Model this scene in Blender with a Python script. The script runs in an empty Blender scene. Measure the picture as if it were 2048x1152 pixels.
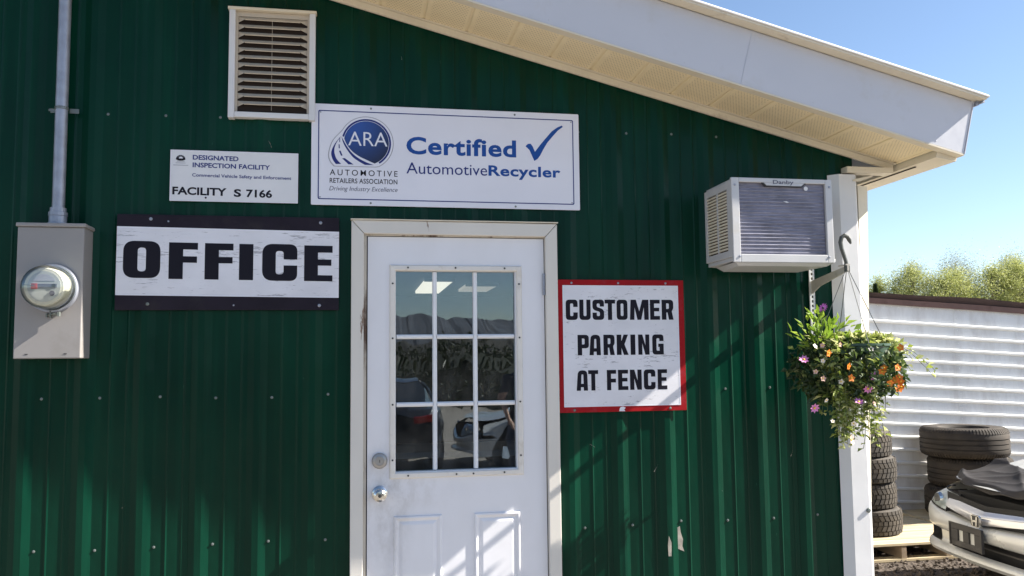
import bpy, bmesh, math, random
from mathutils import Vector, Matrix, Euler
random.seed(7)
R = math.radians
S = bpy.context.scene
C = S.collection

# ------------------------------------------------------------------ camera
cam_d = bpy.data.cameras.new('camera'); cam = bpy.data.objects.new('camera', cam_d); C.objects.link(cam)
CAM = Vector((1.277, -3.7814, 1.6)); YAW, PITCH, ROLL = 0.180515, 0.084052, -0.010896
fwd = Vector((math.sin(YAW)*math.cos(PITCH), math.cos(YAW)*math.cos(PITCH), math.sin(PITCH)))
rgt = Vector((math.cos(YAW), -math.sin(YAW), 0)); upv = rgt.cross(fwd)
r2 = rgt*math.cos(ROLL) + upv*math.sin(ROLL); u2 = -rgt*math.sin(ROLL) + upv*math.cos(ROLL)
m = Matrix((r2, u2, -fwd)).transposed().to_4x4(); m.translation = CAM
cam.matrix_world = m
cam_d.sensor_width = 36; cam_d.lens = 36*1700/2048; cam_d.clip_end = 9000; cam_d.clip_start = .05
S.camera = cam

# ------------------------------------------------------------------ sky, sun, exposure
SUN = Vector((6.1, -1.0, 4.6)).normalized()          # towards the sun
elev = math.asin(SUN.z); az = math.atan2(SUN.x, SUN.y)
W = bpy.data.worlds.new('World'); S.world = W; W.use_nodes = True
wn = W.node_tree.nodes; wl = W.node_tree.links; wn.clear()
sky = wn.new('ShaderNodeTexSky'); sky.sky_type = 'NISHITA'; sky.sun_disc = False
sky.sun_elevation = elev; sky.sun_rotation = az; sky.altitude = 900; sky.air_density = 1.0; sky.dust_density = .75; sky.ozone_density = 1.8
bg = wn.new('ShaderNodeBackground'); bg.inputs[1].default_value = .062
wo = wn.new('ShaderNodeOutputWorld'); wl.new(sky.outputs[0], bg.inputs[0]); wl.new(bg.outputs[0], wo.inputs[0])
sd = bpy.data.lights.new('sun', 'SUN'); sd.energy = 5.0; sd.angle = R(.53); sd.color = (1, .93, .82)
so = bpy.data.objects.new('sun', sd); C.objects.link(so); so.rotation_euler = (-SUN).to_track_quat('-Z', 'Y').to_euler(); so.location = (20, -4, 16)
S.view_settings.view_transform = 'Standard'; S.view_settings.look = 'None'; S.view_settings.gamma = 1
S.view_settings.exposure = 1.7
S.render.engine = 'CYCLES'; S.cycles.use_denoising = True; S.cycles.max_bounces = 8; S.cycles.transparent_max_bounces = 12

# ------------------------------------------------------------------ materials
def nm(name):
    mt = bpy.data.materials.new(name); mt.use_nodes = True
    nt = mt.node_tree; b = nt.nodes['Principled BSDF']
    return mt, nt, b
def N(nt, typ, **kw):
    n = nt.nodes.new(typ)
    for k, v in kw.items():
        if isinstance(k, str) and hasattr(n, k): setattr(n, k, v)
    return n
def noise(nt, scale, stretch=(1, 1, 1), detail=4, coord='Object', rough=.55):
    tc = nt.nodes.new('ShaderNodeTexCoord'); mp = nt.nodes.new('ShaderNodeMapping'); mp.inputs['Scale'].default_value = stretch
    nz = nt.nodes.new('ShaderNodeTexNoise'); nz.inputs['Scale'].default_value = scale; nz.inputs['Detail'].default_value = detail; nz.inputs['Roughness'].default_value = rough
    nt.links.new(tc.outputs[coord], mp.inputs[0]); nt.links.new(mp.outputs[0], nz.inputs['Vector'])
    return nz.outputs['Fac']
def ramp(nt, fac, a, b, ca=(0, 0, 0, 1), cb=(1, 1, 1, 1)):
    r = nt.nodes.new('ShaderNodeValToRGB'); e = r.color_ramp.elements
    e[0].position = a; e[1].position = b; e[0].color = ca; e[1].color = cb
    nt.links.new(fac, r.inputs[0]); return r.outputs[0]
def mixc(nt, fac, A, B, mode='MIX'):
    n = nt.nodes.new('ShaderNodeMix'); n.data_type = 'RGBA'; n.blend_type = mode
    for s, v in ((n.inputs[0], fac), (n.inputs[6], A), (n.inputs[7], B)):
        if hasattr(v, 'links'): nt.links.new(v, s)
        elif isinstance(v, (int, float)): s.default_value = v
        else: s.default_value = (*v[:3], 1)
    return n.outputs[2]
def mathn(nt, op, a, b=None, c=None):
    n = nt.nodes.new('ShaderNodeMath'); n.operation = op
    for s, v in zip(n.inputs, (a, b, c)):
        if v is None: continue
        if hasattr(v, 'links'): nt.links.new(v, s)
        else: s.default_value = v
    return n.outputs[0]
def bump(nt, b, h, strength=.3, dist=.01):
    n = nt.nodes.new('ShaderNodeBump'); n.inputs['Strength'].default_value = strength; n.inputs['Distance'].default_value = dist
    nt.links.new(h, n.inputs['Height']); nt.links.new(n.outputs[0], b.inputs['Normal'])
def MAT(name, col, rough=.5, metal=0, var=.12, vscale=6, stretch=(1, 1, 1), bstr=0, bscale=60, bdist=.004, spec=.5, coat=0, dirt=None, dscale=3, dlo=.55, dhi=.75):
    mt, nt, b = nm(name)
    f = noise(nt, vscale, stretch)
    lo = tuple(c*(1-var) for c in col); hi = tuple(min(1, c*(1+var)) for c in col)
    cc = mixc(nt, ramp(nt, f, .3, .7), lo, hi)
    if dirt:
        cc = mixc(nt, ramp(nt, noise(nt, dscale, stretch, 6, rough=.65), dlo, dhi), cc, dirt)
    nt.links.new(cc, b.inputs['Base Color'])
    b.inputs['Metallic'].default_value = metal; b.inputs['Specular IOR Level'].default_value = spec; b.inputs['Coat Weight'].default_value = coat
    rr = nt.nodes.new('ShaderNodeMapRange'); nt.links.new(f, rr.inputs[0]); rr.inputs[3].default_value = max(.02, rough-.08); rr.inputs[4].default_value = min(1, rough+.08)
    nt.links.new(rr.outputs[0], b.inputs['Roughness'])
    if bstr: bump(nt, b, noise(nt, bscale, stretch, 5), bstr, bdist)
    return mt
M = {}
# green baked enamel siding: faint oil-canning, chalking and vertical run marks
def green_mat():
    mt, nt, b = nm('green_siding')
    f1 = noise(nt, 3.0, (1, 1, .35), 5); f2 = noise(nt, 30, (1, 1, .03), 5); f3 = noise(nt, 90, (1, 1, .25), 3)
    c = mixc(nt, ramp(nt, f1, .3, .7), (.0008, .0205, .0125), (.0022, .0365, .0205))
    c = mixc(nt, mathn(nt, 'MULTIPLY', ramp(nt, f2, .52, .74), .45), c, (.003, .050, .027))
    c = mixc(nt, mathn(nt, 'MULTIPLY', ramp(nt, noise(nt, 9, (1, 1, .12), 5), .56, .78), .5), c, (.006, .022, .012))
    c = mixc(nt, ramp(nt, f3, .74, .80), c, (.03, .10, .07))
    nt.links.new(c, b.inputs['Base Color']); b.inputs['Specular IOR Level'].default_value = .11
    rr = nt.nodes.new('ShaderNodeMapRange'); nt.links.new(f2, rr.inputs[0]); rr.inputs[3].default_value = .17; rr.inputs[4].default_value = .30
    nt.links.new(rr.outputs[0], b.inputs['Roughness'])
    bump(nt, b, noise(nt, 4.5, (1, 1, .6), 3), .35, .02)
    return mt
M['green'] = green_mat()
M['fascia'] = MAT('white_fascia_metal', (.54, .55, .60), .42, var=.04, vscale=1.5, bstr=.2, bscale=2.2, bdist=.03, dirt=(.44, .42, .39), dscale=2.6, dlo=.55, dhi=.85)
M['trimwhite'] = MAT('white_trim_metal', (.64, .64, .65), .4, var=.05, vscale=3, bstr=.12, bscale=7, bdist=.012, dirt=(.45, .44, .42), dscale=6, dlo=.68, dhi=.8)
M['cream'] = MAT('cream_trim', (.66, .60, .48), .5, var=.06, vscale=5, dirt=(.42, .35, .26), dscale=9, dlo=.6, dhi=.8)
def soffit_mat():
    mt, nt, b = nm('cream_vented_soffit')
    tc = nt.nodes.new('ShaderNodeTexCoord'); sp = nt.nodes.new('ShaderNodeSeparateXYZ'); nt.links.new(tc.outputs['Object'], sp.inputs[0])
    def cell(o, s):
        a = mathn(nt, 'FRACT', mathn(nt, 'DIVIDE', o, s)); return mathn(nt, 'POWER', mathn(nt, 'SUBTRACT', a, .5), 2.)
    row = mathn(nt, 'FLOOR', mathn(nt, 'DIVIDE', sp.outputs[1], .0145))
    off = mathn(nt, 'MULTIPLY', mathn(nt, 'MODULO', mathn(nt, 'ABSOLUTE', row), 2.), .00725)
    d = mathn(nt, 'ADD', cell(mathn(nt, 'ADD', sp.outputs[0], off), .0145), cell(sp.outputs[1], .0145))
    hole = mathn(nt, 'LESS_THAN', d, .045)
    inx = mathn(nt, 'MULTIPLY', mathn(nt, 'GREATER_THAN', sp.outputs[0], .022), mathn(nt, 'LESS_THAN', sp.outputs[0], .178))
    iny = mathn(nt, 'MULTIPLY', mathn(nt, 'GREATER_THAN', sp.outputs[1], -.345), mathn(nt, 'LESS_THAN', sp.outputs[1], -.03))
    hole = mathn(nt, 'MULTIPLY', hole, mathn(nt, 'MULTIPLY', inx, iny))
    f = noise(nt, 5)
    c = mixc(nt, ramp(nt, f, .35, .75), (.86, .74, .50), (.76, .63, .41))
    c = mixc(nt, mathn(nt, 'MULTIPLY', hole, .55), c, (.16, .12, .08))
    nt.links.new(c, b.inputs['Base Color']); b.inputs['Roughness'].default_value = .5
    return mt
M['soffit'] = soffit_mat()
M['gap_dark'] = MAT('dark_gap', (.03, .02, .015), .9)  # near-black fill for gaps, seam notches and the weatherstrip
# peeling painted timber
def peel_mat(name, paint, under, lo=.62, hi=.66, stretch=(1, 1, .22), sc=9):
    mt, nt, b = nm(name)
    f = noise(nt, sc, stretch, 8, rough=.7); g = noise(nt, 3, (1, 1, .4), 3)
    s = ramp(nt, mathn(nt, 'ADD', f, mathn(nt, 'MULTIPLY', mathn(nt, 'SUBTRACT', g, .5), .25)), lo, hi)
    c = mixc(nt, ramp(nt, g, .3, .75), paint, tuple(x*.86 for x in paint))
    c = mixc(nt, s, c, under)
    nt.links.new(c, b.inputs['Base Color']); b.inputs['Roughness'].default_value = .6
    bump(nt, b, mixc(nt, s, (1, 1, 1), (0, 0, 0)), .4, .002)
    return mt
M['casing'] = peel_mat('peeling_white_casing', (.68, .65, .60), (.20, .13, .09), .665, .70)
M['jamb'] = peel_mat('worn_jamb', (.55, .50, .43), (.10, .06, .04), .5, .62)
def door_mat():
    mt, nt, b = nm('white_steel_door')
    tc = nt.nodes.new('ShaderNodeTexCoord')
    def smudge(center, rad, sq=(1, 1, 1)):
        mp = nt.nodes.new('ShaderNodeMapping'); mp.vector_type = 'POINT'
        mp.inputs['Location'].default_value = tuple(-c/r_ for c, r_ in zip(center, rad)); mp.inputs['Scale'].default_value = tuple(1/r_ for r_ in rad)
        nt.links.new(tc.outputs['Object'], mp.inputs[0])
        ln = nt.nodes.new('ShaderNodeVectorMath'); ln.operation = 'LENGTH'; nt.links.new(mp.outputs[0], ln.inputs[0])
        return ramp(nt, ln.outputs['Value'], .25, 1., (1, 1, 1, 1), (0, 0, 0, 1))
    f = noise(nt, 5, (1, 1, .5), 6); f2 = noise(nt, 14, (1, 1, .6), 6, rough=.7)
    c = mixc(nt, ramp(nt, f, .35, .7), (.75, .75, .79), (.70, .70, .73))
    sm = mathn(nt, 'MULTIPLY', smudge((.09, 0, .83), (.13, 1, .42)), ramp(nt, f2, .38, .68))
    c = mixc(nt, mathn(nt, 'MULTIPLY', sm, .5), c, (.36, .34, .33))
    sm2 = mathn(nt, 'MULTIPLY', smudge((.20, 0, .92), (.22, 1, .13)), ramp(nt, f2, .45, .7))
    c = mixc(nt, mathn(nt, 'MULTIPLY', sm2, .35), c, (.40, .37, .34))
    c = mixc(nt, ramp(nt, noise(nt, 30, (1, 1, 1), 6, rough=.75), .70, .74), c, (.30, .29, .27))
    nt.links.new(c, b.inputs['Base Color']); b.inputs['Roughness'].default_value = .42
    bump(nt, b, noise(nt, 6, (1, 1, .5), 2), .08, .01)
    return mt
M['door'] = door_mat()
M['lite'] = MAT('white_lite_frame', (.70, .67, .63), .45, var=.05, dirt=(.48, .43, .36), dscale=8, dlo=.55, dhi=.8)
M['muntin'] = MAT('white_muntin', (.74, .75, .78), .4, var=.04)
def glass_mat(name, tint=(.92, .95, .95), refl=.13, rough=.0):
    mt, nt, b = nm(name); nt.nodes.remove(b); out = nt.nodes['Material Output']
    t = nt.nodes.new('ShaderNodeBsdfTransparent'); t.inputs[0].default_value = (*tint, 1)
    g = nt.nodes.new('ShaderNodeBsdfGlossy'); g.inputs['Roughness'].default_value = rough; g.inputs[0].default_value = (.84, .93, 1, 1)
    lw = nt.nodes.new('ShaderNodeFresnel'); lw.inputs[0].default_value = 1.5
    fc = mathn(nt, 'MINIMUM', mathn(nt, 'ADD', mathn(nt, 'MULTIPLY', lw.outputs[0], 1.6), refl-.06), .95)
    mx = nt.nodes.new('ShaderNodeMixShader'); nt.links.new(fc, mx.inputs[0]); nt.links.new(t.outputs[0], mx.inputs[1]); nt.links.new(g.outputs[0], mx.inputs[2])
    bp = nt.nodes.new('ShaderNodeBump'); bp.inputs['Strength'].default_value = .5; bp.inputs['Distance'].default_value = .0016
    nt.links.new(noise(nt, 5.5, detail=1), bp.inputs['Height']); nt.links.new(bp.outputs[0], g.inputs['Normal'])
    df_ = nt.nodes.new('ShaderNodeBsdfDiffuse'); df_.inputs[0].default_value = (.5, .48, .45, 1)
    m2 = nt.nodes.new('ShaderNodeMixShader'); nt.links.new(mathn(nt, 'MULTIPLY', ramp(nt, noise(nt, 7, (1, 1, .6), 6, rough=.7), .42, .8), .09), m2.inputs[0])
    nt.links.new(mx.outputs[0], m2.inputs[1]); nt.links.new(df_.outputs[0], m2.inputs[2])
    nt.links.new(m2.outputs[0], out.inputs[0]); return mt
M['glass'] = glass_mat('door_glass', refl=.10)
M['meterglass'] = glass_mat('meter_glass', refl=.09)
M['chrome'] = MAT('satin_chrome', (.62, .61, .58), .18, 1, var=.08, vscale=20)
M['steel'] = MAT('galvanised_steel', (.33, .35, .41), .5, .6, var=.16, vscale=18, dirt=(.30, .31, .35), dscale=14)
M['zinc'] = MAT('zinc_screw', (.16, .18, .17), .4, .3)
M['boxgrey'] = MAT('grey_enamel_box', (.27, .255, .25), .38, 0, var=.05, vscale=3, bstr=.05, bscale=5, bdist=.01, dirt=(.23, .215, .20), dscale=5)
M['signwhite'] = MAT('sign_white_aluminium', (.72, .72, .79), .32, var=.03, vscale=3)
M['signgrey'] = MAT('sign_pale_grey', (.68, .68, .70), .38, var=.04, vscale=4)
M['navy'] = MAT('print_navy', (.026, .038, .18), .4, var=.04, spec=.12)
M['blue'] = MAT('print_blue', (.018, .075, .30), .4, var=.06, spec=.12)
def disc_mat():
    mt, nt, b = nm('print_blue_disc')
    tc = nt.nodes.new('ShaderNodeTexCoord'); gr = nt.nodes.new('ShaderNodeTexGradient'); gr.gradient_type = 'SPHERICAL'
    mp = nt.nodes.new('ShaderNodeMapping'); mp.inputs['Scale'].default_value = (4.6, 4.6, 4.6); mp.inputs['Location'].default_value = (-.185*4.6, 0, -.36*4.6)
    nt.links.new(tc.outputs['Object'], mp.inputs[0]); nt.links.new(mp.outputs[0], gr.inputs[0])
    nt.links.new(ramp(nt, gr.outputs['Fac'], .15, .85, (.006, .010, .05, 1), (.02, .07, .30, 1)), b.inputs['Base Color']); b.inputs['Roughness'].default_value = .35
    return mt
M['disc'] = disc_mat()
M['inkblack'] = MAT('print_black', (.012, .011, .018), .42, var=.1, spec=.12)
M['inkgrey'] = MAT('print_grey', (.10, .10, .14), .45)
M['palegrey'] = MAT('print_pale_grey', (.36, .36, .40), .45)
M['blackboard'] = MAT('black_sign_board', (.018, .014, .022), .45, var=.2, vscale=8, dirt=(.03, .026, .03), dscale=10, spec=.12)
M['red'] = MAT('red_sign_border', (.30, .008, .012), .5, var=.1, vscale=8, dirt=(.30, .03, .04), dscale=20, spec=.12)
def crack_mat(name, base=(.72, .72, .77), st1=(.9, 1, 9), lo=.615, sc=16):
    mt, nt, b = nm(name)
    f = noise(nt, sc, st1, 6, rough=.75); g = noise(nt, 5, (1, 1, 2.2), 2); h = noise(nt, 4, (1, 1, 1.6), 4)
    s = ramp(nt, mathn(nt, 'ADD', f, mathn(nt, 'MULTIPLY', mathn(nt, 'SUBTRACT', g, .5), .55)), lo, lo+.025)
    c = mixc(nt, ramp(nt, h, .4, .75), base, tuple(x*.86 for x in base))
    c = mixc(nt, mathn(nt, 'MULTIPLY', s, .75), c, (.27, .27, .31))
    nt.links.new(c, b.inputs['Base Color']); b.inputs['Roughness'].default_value = .4
    bump(nt, b, mixc(nt, s, (1, 1, 1), (0, 0, 0)), .35, .001)
    return mt
M['crack'] = crack_mat('cracked_white_vinyl')
M['crack2'] = crack_mat('crazed_white_vinyl', (.72, .72, .77), (1.1, 1, 5.5), .635, 24)
M['ventslat'] = MAT('beige_vent_metal', (.52, .45, .36), .5, var=.06, dirt=(.36, .28, .2), dscale=9)
M['acwhite'] = MAT('off_white_enamel', (.52, .52, .53), .4, var=.04, bstr=.03, bscale=6, dirt=(.5, .46, .38), dscale=5, dlo=.6, dhi=.85)
M['coil'] = MAT('dusty_condenser_fins', (.20, .20, .26), .7, .2, var=.35, vscale=9, stretch=(1, 1, 2), dirt=(.28, .275, .32), dscale=7)
M['coilline'] = MAT('condenser_tube_line', (.225, .225, .285), .85, 0, var=.3, vscale=14)
M['dark'] = MAT('dark_void', (.012, .012, .013), .8)
M['plasticdark'] = MAT('dark_plastic', (.035, .033, .032), .5, var=.15, dirt=(.09, .085, .08), dscale=6)
M['hook'] = MAT('grey_green_plastic_hook', (.07, .075, .065), .4)
M['strip'] = MAT('white_slotted_metal', (.62, .62, .60), .45, dirt=(.4, .36, .3), dscale=20)
M['brackets'] = MAT('beige_bracket_metal', (.44, .41, .36), .45, dirt=(.3, .26, .2), dscale=14)
M['wire'] = MAT('grey_wire', (.17, .17, .16), .5, .3)
M['pot'] = MAT('green_plastic_pot', (.035, .075, .05), .4)
M['trailer'] = MAT('weathered_aluminium_sheet', (.76, .76, .76), .5, .0, var=.08, vscale=1.3, stretch=(1, 1, .35), bstr=.3, bscale=3.2, bdist=.05, dirt=(.47, .44, .42), dscale=3.4, dlo=.46, dhi=.8)
M['rib'] = MAT('aluminium_rib', (.80, .80, .79), .4, 0, var=.06)
M['brownrail'] = MAT('rusty_brown_rail', (.16, .085, .07), .6, var=.2, dirt=(.09, .045, .035), dscale=6)
M['darkrail'] = MAT('dark_brown_rail', (.06, .035, .032), .6, var=.25)
def rubber_mat(name, col, dust):
    mt, nt, b = nm(name)
    f = noise(nt, 7, (1, 1, 1), 5); g = noise(nt, 60, (1, 1, 1), 3)
    c = mixc(nt, ramp(nt, f, .35, .7), col, dust); c = mixc(nt, ramp(nt, g, .5, .8), c, tuple(x*.6 for x in dust))
    nt.links.new(c, b.inputs['Base Color']); b.inputs['Roughness'].default_value = .8; bump(nt, b, g, .2, .002)
    return mt
M['rubber'] = rubber_mat('dusty_tire_rubber', (.030, .026, .022), (.075, .062, .048))
M['rubber2'] = rubber_mat('brown_dusty_truck_rubber', (.022, .018, .015), (.055, .043, .033))
M['pallet'] = MAT('pale_pallet_wood', (.50, .42, .28), .7, var=.2, vscale=6, stretch=(.25, 3, 3), bstr=.3, bscale=20, dirt=(.3, .23, .15), dscale=8)
M['palletdark'] = MAT('grey_pallet_wood', (.26, .20, .14), .8, var=.2, vscale=6, stretch=(3, .3, 3), bstr=.3, bscale=20)
def carpaint(name, col):
    mt = MAT(name, col, .30, .15, var=.04, vscale=3, coat=.6, dirt=tuple(c*.85 for c in col), dscale=5)
    return mt
M['silver'] = carpaint('silver_car_paint', (.52, .52, .50))
M['silverbar'] = MAT('silver_grille_bar', (.62, .62, .64), .16, .7, var=.03)
M['lens'] = MAT('grey_headlight_lens', (.30, .34, .33), .12, .1, var=.2, vscale=10, coat=1)
M['whitepatch'] = MAT('light_bracket_backing', (.45, .45, .43), .6)
M['vinyl'] = MAT('black_vinyl_cover', (.030, .027, .026), .6, spec=.22, var=.3, vscale=5, bstr=.12, bscale=7, bdist=.02, dirt=(.065, .058, .053), dscale=4)
M['carglass'] = MAT('car_glass', (.02, .025, .03), .04, 0, spec=.9)
M['rim'] = MAT('alloy_rim', (.5, .5, .5), .3, .9)
M['tailred'] = MAT('red_tail_light', (.35, .01, .012), .2, coat=1)
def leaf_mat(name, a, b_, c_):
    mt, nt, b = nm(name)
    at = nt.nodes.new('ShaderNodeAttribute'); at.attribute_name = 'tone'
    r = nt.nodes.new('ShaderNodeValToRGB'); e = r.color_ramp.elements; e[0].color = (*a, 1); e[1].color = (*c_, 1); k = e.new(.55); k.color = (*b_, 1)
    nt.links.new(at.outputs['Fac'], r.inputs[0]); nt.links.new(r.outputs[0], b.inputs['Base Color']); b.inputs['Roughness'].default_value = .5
    out = nt.nodes['Material Output']; tl = nt.nodes.new('ShaderNodeBsdfTranslucent'); nt.links.new(r.outputs[0], tl.inputs[0])
    mx = nt.nodes.new('ShaderNodeMixShader'); mx.inputs[0].default_value = .35
    nt.links.new(b.outputs[0], mx.inputs[1]); nt.links.new(tl.outputs[0], mx.inputs[2]); nt.links.new(mx.outputs[0], out.inputs[0])
    return mt
M['leafbig'] = leaf_mat('broad_green_leaf', (.08, .15, .015), (.20, .32, .03), (.36, .48, .07))
M['leafvar'] = leaf_mat('variegated_leaf', (.06, .10, .02), (.30, .36, .07), (.68, .68, .36))
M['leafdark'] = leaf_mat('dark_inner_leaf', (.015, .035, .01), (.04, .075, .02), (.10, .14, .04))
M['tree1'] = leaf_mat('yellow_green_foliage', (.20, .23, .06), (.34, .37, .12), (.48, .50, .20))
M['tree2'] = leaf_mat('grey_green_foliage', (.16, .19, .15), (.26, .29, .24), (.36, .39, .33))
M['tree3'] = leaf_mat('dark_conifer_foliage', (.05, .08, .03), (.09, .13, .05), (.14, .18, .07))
M['bark'] = MAT('grey_bark', (.20, .17, .14), .9, var=.3, vscale=14, stretch=(1, 1, .3))
for k, c in dict(purple=(.42, .10, .50), pink=(.62, .22, .48), orange=(.72, .20, .015), white=(.72, .66, .58), yellow=(.7, .45, .03), peach=(.66, .42, .33)).items():
    M['p_'+k] = MAT('petal_'+k, c, .55, var=.15, vscale=40)
M['flowereye'] = MAT('dark_flower_centre', (.03, .015, .05), .6)
def ground_mat():
    mt, nt, b = nm('gravel_yard')
    f = noise(nt, 1.2, detail=6); v = nt.nodes.new('ShaderNodeTexVoronoi'); v.inputs['Scale'].default_value = 38
    tc = nt.nodes.new('ShaderNodeTexCoord'); nt.links.new(tc.outputs['Object'], v.inputs['Vector'])
    sp = nt.nodes.new('ShaderNodeSeparateXYZ'); nt.links.new(tc.outputs['Object'], sp.inputs[0])
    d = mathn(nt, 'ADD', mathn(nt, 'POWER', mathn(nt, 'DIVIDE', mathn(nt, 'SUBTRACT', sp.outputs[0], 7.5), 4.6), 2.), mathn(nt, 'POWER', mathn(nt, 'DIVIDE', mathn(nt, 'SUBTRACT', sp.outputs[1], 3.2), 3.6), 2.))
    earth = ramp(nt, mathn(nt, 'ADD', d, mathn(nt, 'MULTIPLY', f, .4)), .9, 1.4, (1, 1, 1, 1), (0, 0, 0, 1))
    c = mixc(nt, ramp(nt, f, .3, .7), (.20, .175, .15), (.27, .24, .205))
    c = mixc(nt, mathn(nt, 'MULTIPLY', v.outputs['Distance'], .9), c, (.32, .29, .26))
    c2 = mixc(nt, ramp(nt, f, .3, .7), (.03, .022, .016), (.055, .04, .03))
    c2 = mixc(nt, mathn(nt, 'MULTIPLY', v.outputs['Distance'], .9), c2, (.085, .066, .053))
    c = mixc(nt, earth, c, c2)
    nt.links.new(c, b.inputs['Base Color']); b.inputs['Roughness'].default_value = .95; bump(nt, b, v.outputs['Distance'], .7, .03)
    return mt
M['ground'] = ground_mat()
M['stone'] = MAT('gravel_stone', (.07, .054, .042), .9, var=.4, vscale=9)
M['hill'] = MAT('hazed_forested_hill', (.045, .055, .075), 1, var=.2, vscale=.02)  # bluish distance haze is mixed into the forest colour
M['ridge'] = MAT('dark_wooded_ridge', (.022, .020, .014), 1, var=.5, vscale=.05)
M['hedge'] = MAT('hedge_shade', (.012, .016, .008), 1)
M['wood'] = leaf_mat('far_wood_foliage', (.016, .026, .011), (.026, .038, .015), (.042, .05, .02))
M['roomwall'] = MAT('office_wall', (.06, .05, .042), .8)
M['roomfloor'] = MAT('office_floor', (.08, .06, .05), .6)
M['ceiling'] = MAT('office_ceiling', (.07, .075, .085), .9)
def emis(name, col, st):
    mt, nt, b = nm(name); b.inputs['Emission Color'].default_value = (*col, 1); b.inputs['Emission Strength'].default_value = st; b.inputs['Base Color'].default_value = (.8, .8, .8, 1); return mt
M['tube'] = emis('lit_ceiling_panel', (1, .9, .74), .34); M['tube2'] = emis('dim_ceiling_panel', (1, .85, .7), .10)
M['skin'] = MAT('skin', (.50, .29, .20), .5, var=.06)
M['cloth'] = MAT('dark_shirt', (.03, .035, .05), .85, var=.2)
M['jeans'] = MAT('dark_jeans', (.04, .05, .08), .85, var=.2)
M['hair'] = MAT('brown_hair', (.04, .025, .015), .6)
M['paper'] = MAT('paper', (.7, .7, .72), .7, var=.08, vscale=30)
M['redtag'] = MAT('red_seal', (.55, .05, .05), .4)

# ------------------------------------------------------------------ mesh helpers
ORG = {}
class MB:
    def __init__(s): s.v = []; s.f = []; s.t = []
    def box(s, x0, x1, y0, y1, z0, z1):
        b = len(s.v); s.v += [(x, y, z) for x in (x0, x1) for y in (y0, y1) for z in (z0, z1)]
        s.f += [tuple(b+i for i in q) for q in ((0, 1, 3, 2), (4, 6, 7, 5), (0, 4, 5, 1), (2, 3, 7, 6), (0, 2, 6, 4), (1, 5, 7, 3))]; return s
    def hexa(s, p):                       # 8 points: 4 of one end, 4 of the other
        b = len(s.v); s.v += [tuple(q) for q in p]
        s.f += [tuple(b+i for i in q) for q in ((3, 2, 1, 0), (4, 5, 6, 7), (0, 1, 5, 4), (1, 2, 6, 5), (2, 3, 7, 6), (3, 0, 4, 7))]; return s
    def poly(s, pts):
        b = len(s.v); s.v += [tuple(p) for p in pts]; s.f.append(tuple(range(b, b+len(pts)))); return s
    def extr(s, prof, a, bq):             # closed 3-D profile swept by vector a -> bq
        b = len(s.v); n = len(prof); a = Vector(a); bq = Vector(bq)
        s.v += [tuple(Vector(p)+a) for p in prof] + [tuple(Vector(p)+bq) for p in prof]
        for i in range(n): j = (i+1) % n; s.f.append((b+i, b+j, b+n+j, b+n+i))
        s.f.append(tuple(range(b+n-1, b-1, -1))); s.f.append(tuple(range(b+n, b+2*n))); return s
    def tube(s, path, r, n=8, cap=True):
        path = [Vector(p) for p in path]; k0 = len(s.v); rr = r if hasattr(r, '__len__') else [r]*len(path)
        prev = None
        for i, p in enumerate(path):
            d = (path[min(i+1, len(path)-1)]-path[max(i-1, 0)]).normalized()
            if prev is None: a = d.orthogonal().normalized()
            else: a = (prev-d*prev.dot(d)).normalized()
            prev = a; bb = d.cross(a)
            for j in range(n):
                t = 2*math.pi*j/n; s.v.append(tuple(p+(a*math.cos(t)+bb*math.sin(t))*rr[i]))
        for i in range(len(path)-1):
            for j in range(n):
                q = (j+1) % n; s.f.append((k0+i*n+j, k0+i*n+q, k0+(i+1)*n+q, k0+(i+1)*n+j))
        if cap:
            s.f.append(tuple(range(k0+n-1, k0-1, -1))); e = k0+(len(path)-1)*n; s.f.append(tuple(range(e, e+n)))
        return s
    def lathe(s, prof, c, axis='z', n=24, close=False):      # prof: (r, h)
        k0 = len(s.v); c = Vector(c); m_ = len(prof)
        for (r, h) in prof:
            for j in range(n):
                t = 2*math.pi*j/n; u, w = r*math.cos(t), r*math.sin(t)
                s.v.append(tuple(c+Vector((u, w, h) if axis == 'z' else (u, h, w) if axis == 'y' else (h, u, w))))
        rng = m_ if close else m_-1
        for i in range(rng):
            for j in range(n):
                q = (j+1) % n; a, b = i*n, ((i+1) % m_)*n; s.f.append((k0+a+j, k0+a+q, k0+b+q, k0+b+j))
        if not close:
            if prof[0][0] > 1e-6: s.f.append(tuple(range(k0+n-1, k0-1, -1)))
            if prof[-1][0] > 1e-6: s.f.append(tuple(range(k0+(m_-1)*n, k0+m_*n)))
        return s
    def grid(s, fn, nu, nv, skip=None):
        b = len(s.v)
        for i in range(nu+1):
            for j in range(nv+1): s.v.append(tuple(fn(i/nu, j/nv)))
        for i in range(nu):
            for j in range(nv):
                if skip and skip((i+.5)/nu, (j+.5)/nv): continue
                a = b+i*(nv+1)+j; s.f.append((a, a+nv+1, a+nv+2, a+1))
        return s
    def add(s, mesh_mb):
        b = len(s.v); s.v += mesh_mb.v; s.f += [tuple(b+i for i in q) for q in mesh_mb.f]; return s
    def mesh(s, name, org=(0, 0, 0), fix=True):
        o = Vector(org); me = bpy.data.meshes.new(name)
        me.from_pydata([tuple(Vector(v)-o) for v in s.v], [], s.f)
        if fix:
            bm = bmesh.new(); bm.from_mesh(me); bmesh.ops.recalc_face_normals(bm, faces=bm.faces); bm.to_mesh(me); bm.free()
        me.update(); return me
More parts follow.
